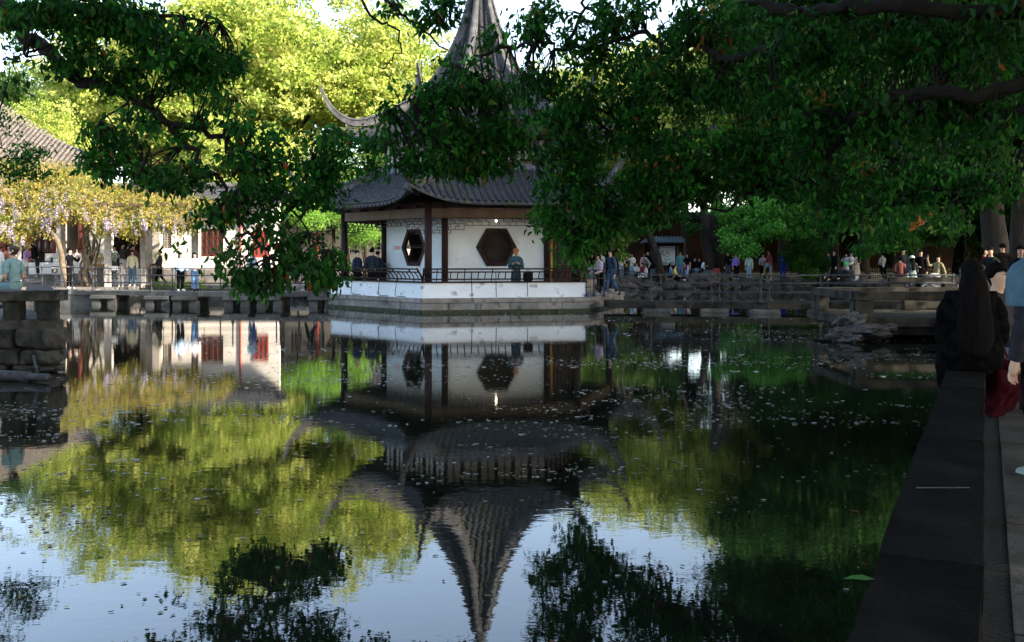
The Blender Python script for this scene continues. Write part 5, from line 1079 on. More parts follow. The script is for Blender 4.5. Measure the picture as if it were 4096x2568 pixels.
# map kiosk
D_ = 66
kio = thing('map_kiosk', 'roofed notice board with a coloured garden map on the right bank', 'notice board', (X_(2665, D_), D_, GZ))
a, b = P(2638, 1060, D_), P(2700, 985, D_)
MB().box(((a.x+b.x)/2-.1, D_+.1, 1.9), (2.9, .12, 2.6)).build('back_board', WOODD, kio, True)
for px in (2606, 2738): c = P(px, 1000, D_); MB().box((c.x, D_+.05, 1.9), (.16, .2, 2.7), bev=.01).build('post', WOODB, kio, True)
MB().box(((a.x+b.x)/2, D_, (a.z+b.z)/2), (b.x-a.x, .04, b.z-a.z), bev=.008).build('map_panel', mat('map_white', (.55, .60, .62), (.60, .65, .68)), kio, True)
mp = {'o': (.42, .20, .02), 'g': (.04, .25, .10), 't': (.08, .30, .34), 'b': (.10, .22, .45), 'r': (.35, .08, .05), 'k': (.2, .22, .24)}
for x, y, w, h, c in ((.5, .64, .19, .09, 'o'), (.28, .54, .13, .12, 'o'), (.33, .48, .10, .05, 'o'), (.5, .46, .14, .05, 'o'), (.68, .54, .035, .14, 'o'), (.50, .79, .32, .015, 'o'), (.5, .74, .24, .02, 'g'), (.37, .31, .14, .06, 'g'), (.64, .31, .14, .06, 'g'), (.5, .03, .6, .03, 'g'), (.18, .74, .16, .10, 't'), (.1, .64, .06, .14, 'b'), (.25, .14, .38, .05, 't'), (.8, .14, .3, .05, 't'), (.5, .24, .14, .02, 'r'), (.5, .965, .9, .03, 'k'), (.12, .58, .10, .05, 'g'), (.5, .085, .9, .04, 'k')):
    MB().box((a.x+(b.x-a.x)*(x*.94+.04), D_-.024, a.z+(b.z-a.z)*(y*.94+.02)), ((b.x-a.x)*w, .006, (b.z-a.z)*h)).build('map_shape', mat('map_'+c, mp[c]), kio, True)
for i, ch in enumerate('西园戒幢律寺导览图'): text(ch, .12, (P(2712, 0, D_).x, D_+.02, P(0, 989+i*8, D_).z), kio, mat('gold_letter', (.35, .20, .05)))
c0, c1 = P(2571, 971, D_-.6), P(2742, 971, D_-.6); zt = P(0, 950, D_).z
MB().add([c0, c1, (c1.x-.1, D_+.1, zt), (c0.x+.35, D_+.1, zt), (c0.x, D_+.8, c0.z), (c1.x, D_+.8, c1.z)], [(0, 1, 2, 3), (3, 2, 5, 4), (0, 3, 4), (1, 5, 2)]).build('roof', mat('slate_blue_tile', (.05, .08, .10), (.08, .11, .13)), kio, True)
for i in range(12):
    x = c0.x+(c1.x-c0.x)*(i+.3)/12; xt = c0.x+.35+(c1.x-.1-c0.x-.35)*(i+.3)/12
    MB().tube([(x, D_-.62, c0.z+.03), (xt, D_+.1, zt+.04)], .06, 7).build('roof_tile', mat('slate_blue_tile', (.05, .08, .10)), kio, True)
# small red notice by the big trunk
t = thing('red_notice', 'small dark red notice on a thin stake beside the thick trunk', 'sign', (X_(2866, 61), 61, GZ))
c = P(2866, 1083, 61); MB().box(c, (.42, .03, .32)).build('board', mat('dark_red_board', (.12, .02, .02)), t, True); MB().box((c.x-.15, 61.02, (c.z+GZ)/2), (.03, .03, c.z-GZ)).build('stake', WOODB, t, True)
# ochre temple wall and far buildings
ow = thing('temple_wall', 'long dark ochre temple wall with tiled coping behind the lawn', 'wall', (20, 79, GZ))
MB().box((27.5, 79.2, 2.9), (50, .5, 4.6)).build('wall_body', OCHRE, ow, True)
tiled_slope('coping_tiles', ow, (2.5, 78.6, 5.15), (52.5, 78.6, 5.15), (2.5, 79.2, 5.6), (52.5, 79.2, 5.6), TILE, .3)
sh = thing('temple_hall', 'temple hall with pale grey tiled roof showing through dark leaves at upper right', 'hall', (36, 90, GZ))
MB().box((37, 92, 3.4), (16, 8, 5.8)).build('wall', OCHRE, sh, True)
tiled_slope('roof_tiles', sh, (X_(3560, 86), 86, 6.2), (X_(4180, 86), 86, 6.2), (X_(3660, 90), 91, 9.4), (X_(4080, 90), 91, 9.4), LTILE, .33)
# bamboo fences
def fence(a, b, label, n, h=.42, group=None):
    t = thing('bamboo_fence', label, 'fence', (a[0], a[1], GZ), 0, group); a, b = Vector(a), Vector(b); m = MB().bar((0, 0, -h*.5), (0, 0, h*.5), .045, .02, up=(1, 0, 0)).mesh('slat', BAMBOO)
    for i in range(n):
        p = a.lerp(b, i/(n-1)); o = obj_of('slat', m, t, True); o.matrix_basis = Matrix.Translation((p.x, p.y, GZ+h*.5)) @ Matrix.Rotation(random.uniform(-.25, .25)*.5+.12, 4, 'Y')
    for z in (.3, .72): MB().bar((a.x, a.y-.03, GZ+h*z), (b.x, b.y-.03, GZ+h*z), .02, .03).build('rail', BAMBOO, t, True)
fence((9.5, 66), (X_(3270, 66), 66), 'low bamboo stick fence along the front of the lawn, left of the slim trunk', 76)
fence((X_(3290, 65), 65), (X_(3640, 62), 62), 'low bamboo stick fence between the beige coat and the far right bench', 44)
fence((X_(3440, 76), 76.2), (X_(4000, 76), 76.2), 'far low bamboo fence with sunlit tops in front of the ochre wall', 80, .6)
# bonsai pots and small stands
for (px, py, D_, lab) in ((622, 1028, 48.5, 'green bonsai pine in a tan tray beside the man in a leather jacket'), (395, 1030, 49, 'green potted plant in a brown box behind the wisteria trunks')):
    c = P(px, py+26, D_); t = thing('bonsai', lab, 'bonsai', (c.x, D_, GZ))
    MB().box((c.x, D_, (GZ+c.z-.25)/2), (.34, .3, c.z-.25-GZ), bev=.01).build('stand', STONE, t, True); MB().box((c.x, D_, c.z-.21), (.62, .4, .07), bev=.01).build('stand_top', STONE, t, True)
    MB().box((c.x, D_, c.z-.08), (.5, .28, .17), bev=.02).build('pot', mat('tan_pot', (.35, .20, .08)), t, True)
    MB().tube([(c.x, D_, c.z), (c.x+.08, D_, c.z+.15), (c.x-.03, D_, c.z+.3), (c.x+.05, D_, c.z+.45)], [.03, .025, .02, .01], 6).build('stem', BARK, t, True)
    rg = np.random.default_rng(int(px)); q = np.concatenate([np.array([c.x+dx, D_, c.z+dz])+rg.normal(0, 1, (170, 3))*np.array([.13, .1, .035]) for dx, dz in ((-.2, .3), (.15, .38), (-.05, .5), (.25, .22))])
    obj_of('foliage', leaves('foliage', q, .05, .4, pick([(.16, .34, .05), (.25, .42, .08)], [1, 1], len(q), rg), LEAF, seed=int(px)), t, True)
for (px, py, D_, lab) in ((672, 1160, 48.0, 'low green fern tuft at the foot of the bank behind the bridge'), (775, 1160, 48.2, 'green fern tuft between the two walking girls and the bank')):
    c = P(px, 1145, D_); t = thing('fern', lab, 'plant', (c.x, D_, GZ)); rg = np.random.default_rng(int(px)); q = np.array([c.x, D_-.3, GZ+.05])+rg.normal(0, 1, (420, 3))*np.array([.35, .15, .09]); MB().box((c.x, D_-.2, GZ), (.3, .2, .08), bev=.02).build('soil', GROUND, t, True)
    obj_of('foliage', leaves('foliage', q, .12, .35, pick([(.16, .34, .05), (.25, .42, .08)], [1, 1], len(q), rg), LEAF, droop=(0, 0, .6), seed=int(px)), t, True)
for i, (px, py, w) in enumerate(((210, 1040, .12), (222, 1042, .16), (190, 1046, .3))):
    c = P(px, py, 50.3); t = thing('counter_item', ('dark open box on the white counter', 'white and dark display box on the counter', 'flat black tray on the white counter')[i]+' inside the left hall', 'box', (c.x, c.y, 1.73)); h = (.22, .18, .05)[i]
    MB().box((0, 0, h/2), (w, .2, h), bev=.01).build('body', BLACKS if i != 1 else WHITE, t); MB().box((0, -.01, h+.012), (w*.8, .16, .02)).build('lid', WOODB, t)
# ------------------------------------------------------------------ things floating on the water
def floaters():
    rg = np.random.default_rng(5); N_ = 46000; f = rg.uniform(0, 1, N_)
    Y = 5.5+34*rg.beta(1.1, 1.25, N_); px = rg.uniform(-50, 4000, N_); X = (px-2048)/F*Y
    # gather into drifts
    from mathutils import noise
    keep = []
    for i in range(N_):
        v = noise.noise(Vector((X[i]*.22, Y[i]*.55, 3.3)))+.6*noise.noise(Vector((X[i]*.9, Y[i]*1.8, 9)))
        w = .015+max(0, v-.08)*1.5+(.35 if (Y[i] > 31 and -8 < X[i] < 4) else 0)
        if X[i] < wl(Y[i])[0]-.1 and rg.random() < w and not (X[i] < -7.9 and 16 < Y[i] < 30): keep.append(i)
    X, Y = X[keep], Y[keep]; n = len(X); s = rg.gamma(1.6, .009, n)+.006; s = np.minimum(s, .0028*Y+.004); a = rg.uniform(0, 6.28, n); e = rg.uniform(.4, 1, n)
    V = np.zeros((n, 6, 3)); ca, sa = np.cos(a), np.sin(a)
    for j, (u, v) in enumerate(((1.1, 0), (.4, .8), (-.6, .9), (-1, .1), (-.4, -.9), (.7, -.6))):
        V[:, j, 0] = X+s*(u*ca-v*e*sa); V[:, j, 1] = Y+s*(u*sa+v*e*ca); V[:, j, 2] = .004+rg.uniform(0, .004, n)
    col = pick([(.55, .52, .48), (.38, .36, .30), (.30, .26, .16), (.15, .13, .08), (.20, .28, .08)], [5, 4, 2, 2, 1], n, rg)
    obj_of('floating_petals', mesh_np('floating_petals', V.reshape(-1, 3), [np.arange(n*6).reshape(-1, 6)], PETAL, col=np.clip(np.repeat(col, 6, axis=0), 0, .8)), kind='stuff', label='pale fallen petals and scum drifting on the dark pond', cat='petals')
    lm = [mesh_np('floating_leaf', LEAF6*np.array([.5, 1, .5])*.085, [LEAF6F], PETAL, col=np.tile(np.array(c), (7, 1))) for c in ((.30, .10, .04), (.18, .14, .06), (.10, .22, .04), (.40, .36, .28))]
    lab = ['small reddish brown leaf floating on the pond', 'small dull brown leaf floating on the pond', 'small green leaf floating on the pond', 'small pale dry leaf floating on the pond']
    for i in range(90):
        Yv = 5+22*rg.random()**1.3; Xv = (rg.uniform(0, 3500)-2048)/F*Yv
        if Xv > wl(Yv)[0]-.2 or (Xv < -7.6 and Yv > 15): continue
        k = int(rg.choice(4, p=[.3, .35, .2, .15])); o = obj_of('floating_leaf', lm[k]); o.location = (Xv, Yv, .008); o.rotation_euler = (0, 0, rg.uniform(0, 6.3)); s_ = rg.uniform(.45, .95); o.scale = (s_, s_, s_)
        tag(o, lab[k], 'leaf', 'floating leaves: '+lab[k].split(' leaf')[0])
floaters()
o = obj_of('fallen_leaf', mesh_np('fallen_leaf', LEAF6*np.array([.6, 1, .5])*.085, [LEAF6F], PETAL, col=np.tile(np.array((.06, .20, .04)), (7, 1))), label='bright green leaf lying on the near stone bench', cat='leaf')
pp = P(3500, 2330, .94*F/(2330-HY)); o.location = (pp.x, pp.y, 1.05); o.rotation_euler = (0, 0, 1.4)
# ------------------------------------------------------------------ people
V3 = Vector
ARMS = {  # (elbow, wrist, hand) offsets from the shoulder, x outwards, y negative = forwards, unit = body height
 'down': ((.03, .01, -.17), (.035, -.03, -.32), (.03, -.05, -.385)), 'fwd': ((.03, -.06, -.15), (.02, -.19, -.20), (.0, -.25, -.20)),
 'phone': ((.035, -.02, -.165), (-.03, -.16, -.10), (-.07, -.20, -.07)), 'photo': ((.07, -.10, -.10), (.0, -.20, .02), (-.045, -.235, .07)),
 'up': ((.05, -.13, -.06), (.03, -.24, .06), (.02, -.26, .13)), 'swingf': ((.03, -.06, -.16), (.02, -.17, -.28), (.01, -.21, -.33)), 'swingb': ((.03, .08, -.155), (.03, .12, -.30), (.02, .12, -.36)),
 'lap': ((.03, .0, -.165), (-.04, -.13, -.20), (-.08, -.17, -.20)), 'fold': ((.02, -.05, -.16), (-.10, -.11, -.12), (-.14, -.10, -.10)), 'brace': ((.05, .07, -.15), (.07, .12, -.30), (.08, .10, -.35)), 'chin': ((.0, -.15, -.16), (-.05, -.13, -.02), (-.07, -.11, .03))}
LEGS = {  # knee, ankle offsets from hip
 'stand': ((.005, -.01, -.235), (.01, .02, -.455)), 'fwd': ((.0, -.075, -.225), (.0, -.13, -.445)), 'back': ((.0, .02, -.235), (.0, .16, -.42)), 'sit': ((.02, -.235, .0), (.02, -.24, -.225)), 'sitf': ((.02, -.23, -.02), (.03, -.36, -.21)),
 'low': ((.03, -.19, .13), (.04, -.30, -.045)), 'cross': ((-.03, -.235, .03), (-.12, -.28, -.17)), 'up': ((.01, -.17, -.10), (.01, -.20, -.32)), 'flat': ((.02, -.23, .03), (.03, -.44, -.05)), 'wide': ((.06, .0, -.23), (.09, .02, -.45))}
def person(label, px, D, gz, h, face, top, bottom, arms=('down', 'down'), legs=('stand', 'stand'), hair='short', shoes=(.05, .05, .05), seat=None, lean=0, sleeve=1.0, pants=1.0, skirt=None, coat=None, cap=None, bag=None, pack=None, phone=False, lookd=0, haircol=None, bulk=1.0, skin=None, collar=None, lod=1, prop=None, group=None, headturn=0):
    """seat: height of the seat above gz for a seated figure; face: 0 = towards the camera, 90 = to the right"""
    X = X_(px, D)
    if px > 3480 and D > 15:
        top, bottom, collar = [tuple(q*.32 for q in v_) if v_ else v_ for v_ in (top, bottom, collar)]; skin = skin or SKIND  # far right shade put into the figures: clothing colours darkened
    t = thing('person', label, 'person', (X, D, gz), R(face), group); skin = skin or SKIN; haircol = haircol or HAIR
    pz = (seat/h+.045) if seat is not None else .515
    if legs[0] in ('fwd', 'back') and seat is None: pz = .50
    LM = Matrix.Translation((0, 0, pz)) @ Matrix.Rotation(R(lean), 4, 'X') @ Matrix.Translation((0, 0, -.515))   # lean > 0 bends forwards
    def U(x, y, z): return LM @ V3((x, y, z))
    v = []; e = []; rad = []; bone = []
    def add(p, r, par=None):
        v.append(V3(p)); rad.append(r)
        if par is not None: e.append((par, len(v)-1))
        return len(v)-1
    pel = add(U(0, 0, .515), .078*bulk); sp = add(U(0, -.005, .60), .070*bulk, pel); ch = add(U(0, 0, .70), .082*bulk, sp); nb = add(U(0, .008, .79), .060, ch)
    nk = add(U(0, .005, .845), .030, nb); hd = math.radians(lookd)
    HM = LM @ Matrix.Translation((0, 0, .855)) @ Matrix.Rotation(R(headturn), 4, 'Z') @ Matrix.Rotation(hd-R(lean)*.6, 4, 'X')
    def Hd(x, y, z): return HM @ V3((x, y, z))
    j1 = add(Hd(0, -.012, .03), .038, nk); j2 = add(Hd(0, -.004, .070), .051, j1); j3 = add(Hd(0, .002, .096), .036, j2)
    segs = [('torso', pel, sp), ('torso', sp, ch), ('torso', ch, nb), ('neck', nb, nk), ('head', nk, j1), ('head', j1, j2), ('head', j2, j3)]
    hands = []
    for s, am in zip((-1, 1), arms):
        A = ARMS[am]; sh0 = U(s*.055, .005, .785); a0 = add(sh0, .045, nb); a1 = add(U(s*.102, .005, .775), .036*bulk, a0)
        S = U(s*.102, .005, .775)
        RM = LM.to_3x3(); rot = RM if am not in ('down', 'swingf', 'swingb') else Matrix.Rotation(R(lean)*.3, 3, 'X')
        pe, pw, ph = [S+rot @ V3((s*o[0], o[1], o[2])) for o in A]
        b1 = add(pe, .026*bulk, a1); b2 = add(pw, .0165, b1); b3 = add(pw.lerp(ph, .6), .021, b2); b4 = add(ph, .011, b3)
        segs += [('torso', nb, a1), ('uarm', a1, b1), ('farm', b1, b2), ('hand', b2, b4)]; hands.append((pw, ph, s))
    for s, lg in zip((-1, 1), legs):
        hp = V3((s*.048, 0, pz-.01)); kn, an = [hp+V3((s*o[0], o[1], o[2])) for o in LEGS[lg]]
        if seat is None and lg != 'up': an.z = max(an.z, .045) if lg not in ('back',) else .075; 
        if seat is None and lg == 'stand': an.z = .045
        if seat is None and lg == 'fwd': an.z = .045
        if seat is not None and lg in ('sit', 'sitf'): an.z = max(an.z, .045)
        c0 = add(hp, .060*bulk, pel); c1 = add(kn, .037*bulk, c0); c2 = add(kn.lerp(an, .35)+V3((0, .008, 0)), .036*bulk, c1); c3 = add(an, .020, c2); c4 = add(an+V3((s*.01, -.055, -.022)), .020, c3); c5 = add(an+V3((s*.015, -.095, -.028)), .013, c4)
        segs += [('thigh', c0, c1), ('shin', c1, c2), ('shin', c2, c3), ('foot', c3, c4), ('foot', c4, c5)]
    me = bpy.data.meshes.new('body'); me.from_pydata([tuple(p*h) for p in v], e, []); o = bpy.data.objects.new('body', me); link(o)
    mod = o.modifiers.new('skin', 'SKIN'); mod.use_smooth_shade = True
    for i, r_ in enumerate(rad): me.skin_vertices[0].data[i].radius = (r_*h, r_*h)
    me.skin_vertices[0].data[0].use_root = True
    sb = o.modifiers.new('sub', 'SUBSURF'); sb.levels = lod; sb.render_levels = lod
    dg = bpy.context.evaluated_depsgraph_get(); ev = o.evaluated_get(dg); m2 = bpy.data.meshes.new_from_object(ev, depsgraph=dg); o.modifiers.clear(); o.data = m2; bpy.data.meshes.remove(me)
    nv = len(m2.vertices); co = np.zeros(nv*3, dtype=np.float32); m2.vertices.foreach_get('co', co); co = co.reshape(-1, 3)/h
    # nearest bone of every vertex
    best = np.full(nv, 1e9); lab = np.zeros(nv, dtype=int); tt = np.zeros(nv); names = []
    for bi, (nm, a, b) in enumerate(segs):
        A_ = np.array(v[a]); B_ = np.array(v[b]); d = B_-A_; q = np.clip(((co-A_) @ d)/max(1e-9, d @ d), 0, 1); r_ = rad[a]+(rad[b]-rad[a])*q
        ds = np.linalg.norm(co-A_-q[:, None]*d, axis=1)-r_*.9
        w = ds < best; best[w] = ds[w]; lab[w] = bi; tt[w] = q[w]; names.append(nm)
    nmv = np.array(names)[lab]
    # flatten the torso front to back
    LMi = np.array(LM.inverted()); LMn = np.array(LM); loc = co @ LMi[:3, :3].T+LMi[:3, 3]
    w = nmv == 'torso'; loc[w, 1] = loc[w, 1]*.72; co = np.where(w[:, None], loc @ LMn[:3, :3].T+LMn[:3, 3], co)
    # face: nose and chin relief
    HMi = np.array(HM.inverted()); hl = co @ HMi[:3, :3].T+HMi[:3, 3]
    w = (nmv == 'head')
    hw = w & (hl[:, 1] < -.02)
    nose = np.exp(-((hl[:, 0]/.010)**2+((hl[:, 2]-.058)/.014)**2))*.014*(hw); hl2 = hl.copy(); hl2[:, 1] -= nose; hl2[:, 0] = np.where(w, hl[:, 0]*.90, hl[:, 0])
    HMn = np.array(HM); co = np.where(w[:, None], hl2 @ HMn[:3, :3].T+HMn[:3, 3], co)
    m2.vertices.foreach_set('co', (co*h).astype(np.float32).ravel()); m2.update(); m2.materials.clear(); m2.materials.append(skin)
    o.name = 'body'; attach(o, t)
    fc = [tuple(p.vertices) for p in m2.polygons]; nrm = np.zeros(nv*3, dtype=np.float32); m2.vertices.foreach_get('normal', nrm); nrm = nrm.reshape(-1, 3)
    dead = []
    def shell(name, test, off, m_, fold=.0, smooth=True):
        fl = [f for f in fc if sum(test[i] for i in f) >= len(f)-(1 if len(f) > 3 else 0)]
        if not fl: return None
        ids = sorted(set(i for f in fl for i in f)); mp_ = {i: k for k, i in enumerate(ids)}
        p = co[ids]*h+nrm[ids]*off
        if fold:
            rg = np.random.default_rng(int(px)); p = p+nrm[ids]*(fold*np.sin(p[:, 2:3]*46+p[:, 0:1]*23+rg.uniform(0, 6)))
        mm = bpy.data.meshes.new(name); mm.from_pydata([tuple(x) for x in p], [], [tuple(mp_[i] for i in f) for f in fl]); mm.materials.append(m_)
        mm.polygons.foreach_set('use_smooth', [smooth]*len(fl)); mm.update(); return obj_of(name, mm, t)
    tl = loc[:, 2]
    T_ = ((nmv == 'torso') & (tl > .50)) | ((nmv == 'uarm') & (tt <= max(.01, min(1, sleeve*2)))) | ((nmv == 'farm') & (tt <= sleeve*2-1))
    if collar is None: T_ |= (nmv == 'neck') & (tt < .25)
    if top is not None: shell('top', T_, .016*bulk, cloth(top), .004)
    if bottom is not None: shell('trousers', ((nmv == 'torso') & (tl < .55)) | ((nmv == 'thigh') & (tt <= min(1, pants*2))) | ((nmv == 'shin') & (pants > .8)) | ((nmv == 'shin') & (lab >= 0) & (pants*2-1 > 0) & (tt < .2)), .014, cloth(bottom), .003)
    if shoes is not None: shell('shoes', nmv == 'foot', .010, cloth(shoes))
    # hair
    m = MB(); rings = []
    for i in range(9):
        ph_ = math.pi*(i/8*.74); ring = []
        for k in range(14):
            a_ = 2*math.pi*k/14; x = .056*math.sin(ph_)*math.sin(a_); y = -.064*math.sin(ph_)*math.cos(a_); z = .066*math.cos(ph_)
            if y < -.012 and z < .026: x *= .62; y = -.012+(y+.012)*.15; z = max(z, -.005)
            if hair == 'short' and z < -.02: z = -.02; x *= .85; y *= .9
            ring.append((x, y+.004, z+.078))
        rings.append(ring)
    m.loft(rings); hb = m.build('hair', haircol, t, smooth=True); hb.matrix_basis = Matrix.Scale(h, 4) @ HM
    if hair in ('long', 'pony', 'bun', 'bob'):
        m = MB(); L = {'long': .27, 'pony': .30, 'bun': .05, 'bob': .10}[hair]
        if hair == 'bun': m.lathe((0, 0, 0), [(.01, -.035), (.035, -.02), (.042, 0), (.035, .02), (.01, .035)], 10); hb = m.build('hair_bun', haircol, t, smooth=True); hb.matrix_basis = Matrix.Translation(Hd(0, .055, .10)*h) @ Matrix.Diagonal((h, h, h, 1))
        else:
            wd = .062 if hair != 'pony' else .026; rings = []
            for i in range(8):
                f = i/7; zz = .115-(L+.06)*f; yy = (.022+.022*f) if hair != 'pony' else (.05+.02*math.sin(f*2))
                w_ = (wd*(1-.35*f) if hair != 'pony' else wd*(1.0-.5*f))*(.45 if i == 0 else (.82 if i == 1 else 1)); ring = [(w_*math.cos(a_), yy+(.030 if hair != 'pony' else .024)*(1-.3*f)*math.sin(a_), zz) for a_ in [2*math.pi*k/12 for k in range(12)]]
                rings.append([Hd(x, y, z)*h if z > -.02 else ((LM @ V3((x, y+.045, .855+z)))*h) for x, y, z in ring])
            m.loft(rings); m.build('long_hair' if hair != 'bob' else 'back_hair', haircol, t, smooth=True)
    if cap is not None:
        m = MB(); m.lathe((0, 0, 0), [(.064, .0), (.064, .018), (.055, .045), (.035, .060), (.004, .066)], 14); m.add([(-.045, -.05, .004), (.045, -.05, .004), (.035, -.115, -.012), (-.035, -.115, -.012), (-.045, -.05, .010), (.045, -.05, .010), (.035, -.115, -.006), (-.035, -.115, -.006)], [(0, 3, 2, 1), (4, 5, 6, 7), (0, 1, 5, 4), (1, 2, 6, 5), (2, 3, 7, 6), (3, 0, 4, 7)])
        c_ = m.build('cap', cloth(cap), t, smooth=False); c_.matrix_basis = Matrix.Scale(h, 4) @ HM @ Matrix.Translation((0, 0, .090))
    m = MB()
    for s in (-1, 1): m.box((s*.020, -.0545, .078), (.016, .008, .007)); m.box((s*.020, -.0555, .090), (.022, .006, .004))
    ey = m.build('eyes', HAIR, t); ey.matrix_basis = Matrix.Scale(h, 4) @ HM
    m = MB().box((0, -.050, .036), (.024, .008, .006)); mo = m.build('mouth', mat('lips', (.30, .08, .07)), t); mo.matrix_basis = Matrix.Scale(h, 4) @ HM
    # fingers
    m = MB()
    for pw, ph, s in hands:
        d = (ph-pw).normalized(); sd_ = V3((0, 0, 1)).cross(d); sd_ = sd_.normalized() if sd_.length > .1 else V3((0, 1, 0)); nn_ = d.cross(sd_)
        for k, L in enumerate((.036, .042, .040, .032)):
            b0 = pw.lerp(ph, .75)+sd_*((k-1.5)*.0095); m.tube([b0*h, (b0+d*L*.55)*h, (b0+d*L*.9-nn_*.008)*h, (b0+d*L-nn_*.018)*h], [.0055*h, .005*h, .0045*h, .003*h], 6)
        b0 = pw.lerp(ph, .35); m.tube([b0*h, (b0-sd_*.022+d*.012)*h, (b0-sd_*.026+d*.034)*h], [.006*h, .006*h, .004*h], 6)
    m.build('fingers', skin, t, smooth=True)
    if skirt is not None:   # (colour, hem z above ground in body heights)
        col_, hem = skirt; m = MB(); rings = []
        kz = pz-.02; fwd = 0 if seat is None else -.20
        for i in range(7):
            f = i/6; zz = (pz+.06)*(1-f)+hem*f if seat is None else pz+.05-.09*f-(max(0, f-.6)/.4)*max(0, (pz-.05-hem)); w_ = .078+.05*f; yy = 0 if seat is None else -.23*min(1, f*1.5)*.8
            rings.append([V3(((w_+.006*math.sin(9*a_))*math.cos(a_), yy+(w_*(.7 if seat is None else .8)+.006*math.sin(9*a_))*math.sin(a_), zz))*h for a_ in [2*math.pi*k/24 for k in range(24)]])
        m.loft(rings, cap=False); m.build('skirt', cloth(col_), t, smooth=True)
    if coat is not None:
        col_, hem = coat; m = MB(); rings = []; zt_ = pz+.275
        for i in range(9):
            f = i/8; zz = zt_*(1-f)+hem*f; w_ = (.088, .094, .088, .086, .098, .108, .116, .122, .128)[i]; lp = LM @ V3((0, 0, .515+zz-pz)) if zz > pz else V3((0, 0, zz))
            rings.append([(lp+V3(((w_+.006*math.sin(7*a_)*f)*math.cos(a_), (w_*.78+.006*math.sin(7*a_)*f)*math.sin(a_), 0)))*h for a_ in [2*math.pi*k/24 for k in range(24)]])
        m.loft(rings, cap=False); m.build('coat', cloth(col_), t, smooth=True)
    if collar is not None:
        m = MB(); c_ = U(0, .006, .822)*h; m.tube([c_+V3((0, 0, -.02*h)), c_+V3((0, 0, .02*h))], [.050*h, .040*h], 12, cap=False); m.build('collar', cloth(collar), t, smooth=True)
    if pack is not None:
        m = MB(); rings = []
        for i, (w_, d_) in enumerate(((.05, .02), (.085, .05), (.09, .055), (.085, .05), (.06, .03))):
            z = .58+.055*i; rings.append([U(w_*math.cos(a_), .075+d_+d_*math.sin(a_)*.9, z)*h for a_ in [2*math.pi*k/12+.26 for k in range(12)]])
        m.loft(rings); m.build('backpack', cloth(pack), t, smooth=True)
        m = MB()
        for s in (-1, 1): m.tube([U(s*.06, .075, .62)*h, U(s*.085, -.02, .66)*h, U(s*.075, -.06, .74)*h, U(s*.065, -.02, .815)*h, U(s*.06, .06, .79)*h], .010*h, 6)
        m.build('strap', cloth(pack), t, smooth=True)
    if bag is not None:   # (colour, side)
        col_, s = bag; m = MB(); c_ = (U(s*.13, .0, .50))*h; m.box(c_, (.05*h, .14*h, .12*h), bev=.012*h); b_ = m.build('bag', cloth(col_), t)
        m = MB(); m.tube([c_+V3((0, 0, .05*h)), U(s*.115, -.02, .68)*h, U(s*.07, 0, .825)*h, U(s*.05, .05, .78)*h], .006*h, 5); m.build('bag_strap', cloth(col_), t)
    if phone:
        pw, ph, s = hands[1] if phone == 2 else hands[0]; c_ = ph*h+V3((-s*.0, -.015*h, .015*h)); ph_ = MB().box((0, 0, 0), (.075 if phone != 3 else .15, .010, .15 if phone != 3 else .075), bev=.003).build('phone', BLACKS if phone != 3 else WHITE, t); ph_.matrix_basis = Matrix.Translation(c_) @ Matrix.Rotation(R(-25), 4, 'X')
    if prop: prop(t, hands, h, LM, U)
    return t
W_ = (.62, .62, .60); K_ = (.005, .005, .006); NV = (.015, .025, .055); J_ = (.10, .18, .30); JL = (.22, .36, .50)
DN = ('down', 'down'); ST = ('stand', 'stand'); WK = ('fwd', 'back')
GL = GZ
# --- left bank
person('man in a black hoodie photographing with a white phone by the left bank railing', 280, 42.9, GL, 1.76, 75, K_, K_, ('photo', 'photo'), ST, shoes=W_, phone=3, lod=2, headturn=-10)
person('girl in a lilac shirt and white skirt leaning forward beside the red column', 101, 48.6, 1.0, 1.6, 80, (.42, .28, .52), None, ('fwd', 'fwd'), ST, hair='long', skirt=(W_, .30), lean=14, shoes=(.3, .26, .2), haircol=HAIRB)
person('person in black jacket and black leather trousers stooping beside the lilac girl', 150, 48.3, 1.0, 1.8, -60, K_, (.02, .02, .022), ('fwd', 'lap'), ('wide', 'stand'), hair='long', lean=26, shoes=(.3, .3, .3))
person('person in white jacket and pale trousers cut by the left edge of the picture', 2, 47.5, .85, 1.68, 160, W_, (.35, .45, .42), DN, ST, hair='short')
person('person in a red plaid shirt behind the girl in the teal dress', 36, 49.0, .9, 1.7, 20, (.30, .10, .08), K_, ('fwd', 'down'), ST, hair='short')
person('woman in a cream top standing behind the wisteria vines', 393, 49.0, .8, 1.68, 30, (.55, .42, .32), (.5, .46, .4), ('fold', 'fold'), ST, hair='bun')
person('man in a green and white top looking at a phone behind the concrete post', 456, 49.3, .9, 1.7, 60, (.35, .40, .36), (.10, .12, .10), ('phone', 'phone'), ST, phone=True, lookd=15)
person('man in a dark grey jacket raising a phone to take a photo under the wisteria', 490, 48.5, .95, 1.74, 80, (.045, .045, .05), (.45, .50, .55), ('up', 'photo'), ST, phone=True)
person('man with only his head showing behind the cream jacket', 533, 49.4, .9, 1.72, 40, (.1, .05, .04), K_, DN, ST)
person('smiling person in a cream jacket and blue jeans facing the pond in full sun', 529, 46.8, GL, 1.72, 5, (.62, .56, .36), (.08, .14, .20), DN, ST, shoes=(.6, .55, .5), bulk=1.05)
person('small child in a pale top with an orange strap by the warning sign', 484, 46.3, GL, 1.12, 15, (.60, .54, .46), (.55, .5, .45), ('fwd', 'down'), ST, shoes=W_, haircol=HAIRB)
person('man in a black leather jacket with red brown shoes walking left past the bonsai', 640, 47.6, GL, 1.74, -60, (.035, .035, .04), K_, ('fwd', 'lap'), WK, shoes=(.25, .06, .04), haircol=HAIRB)
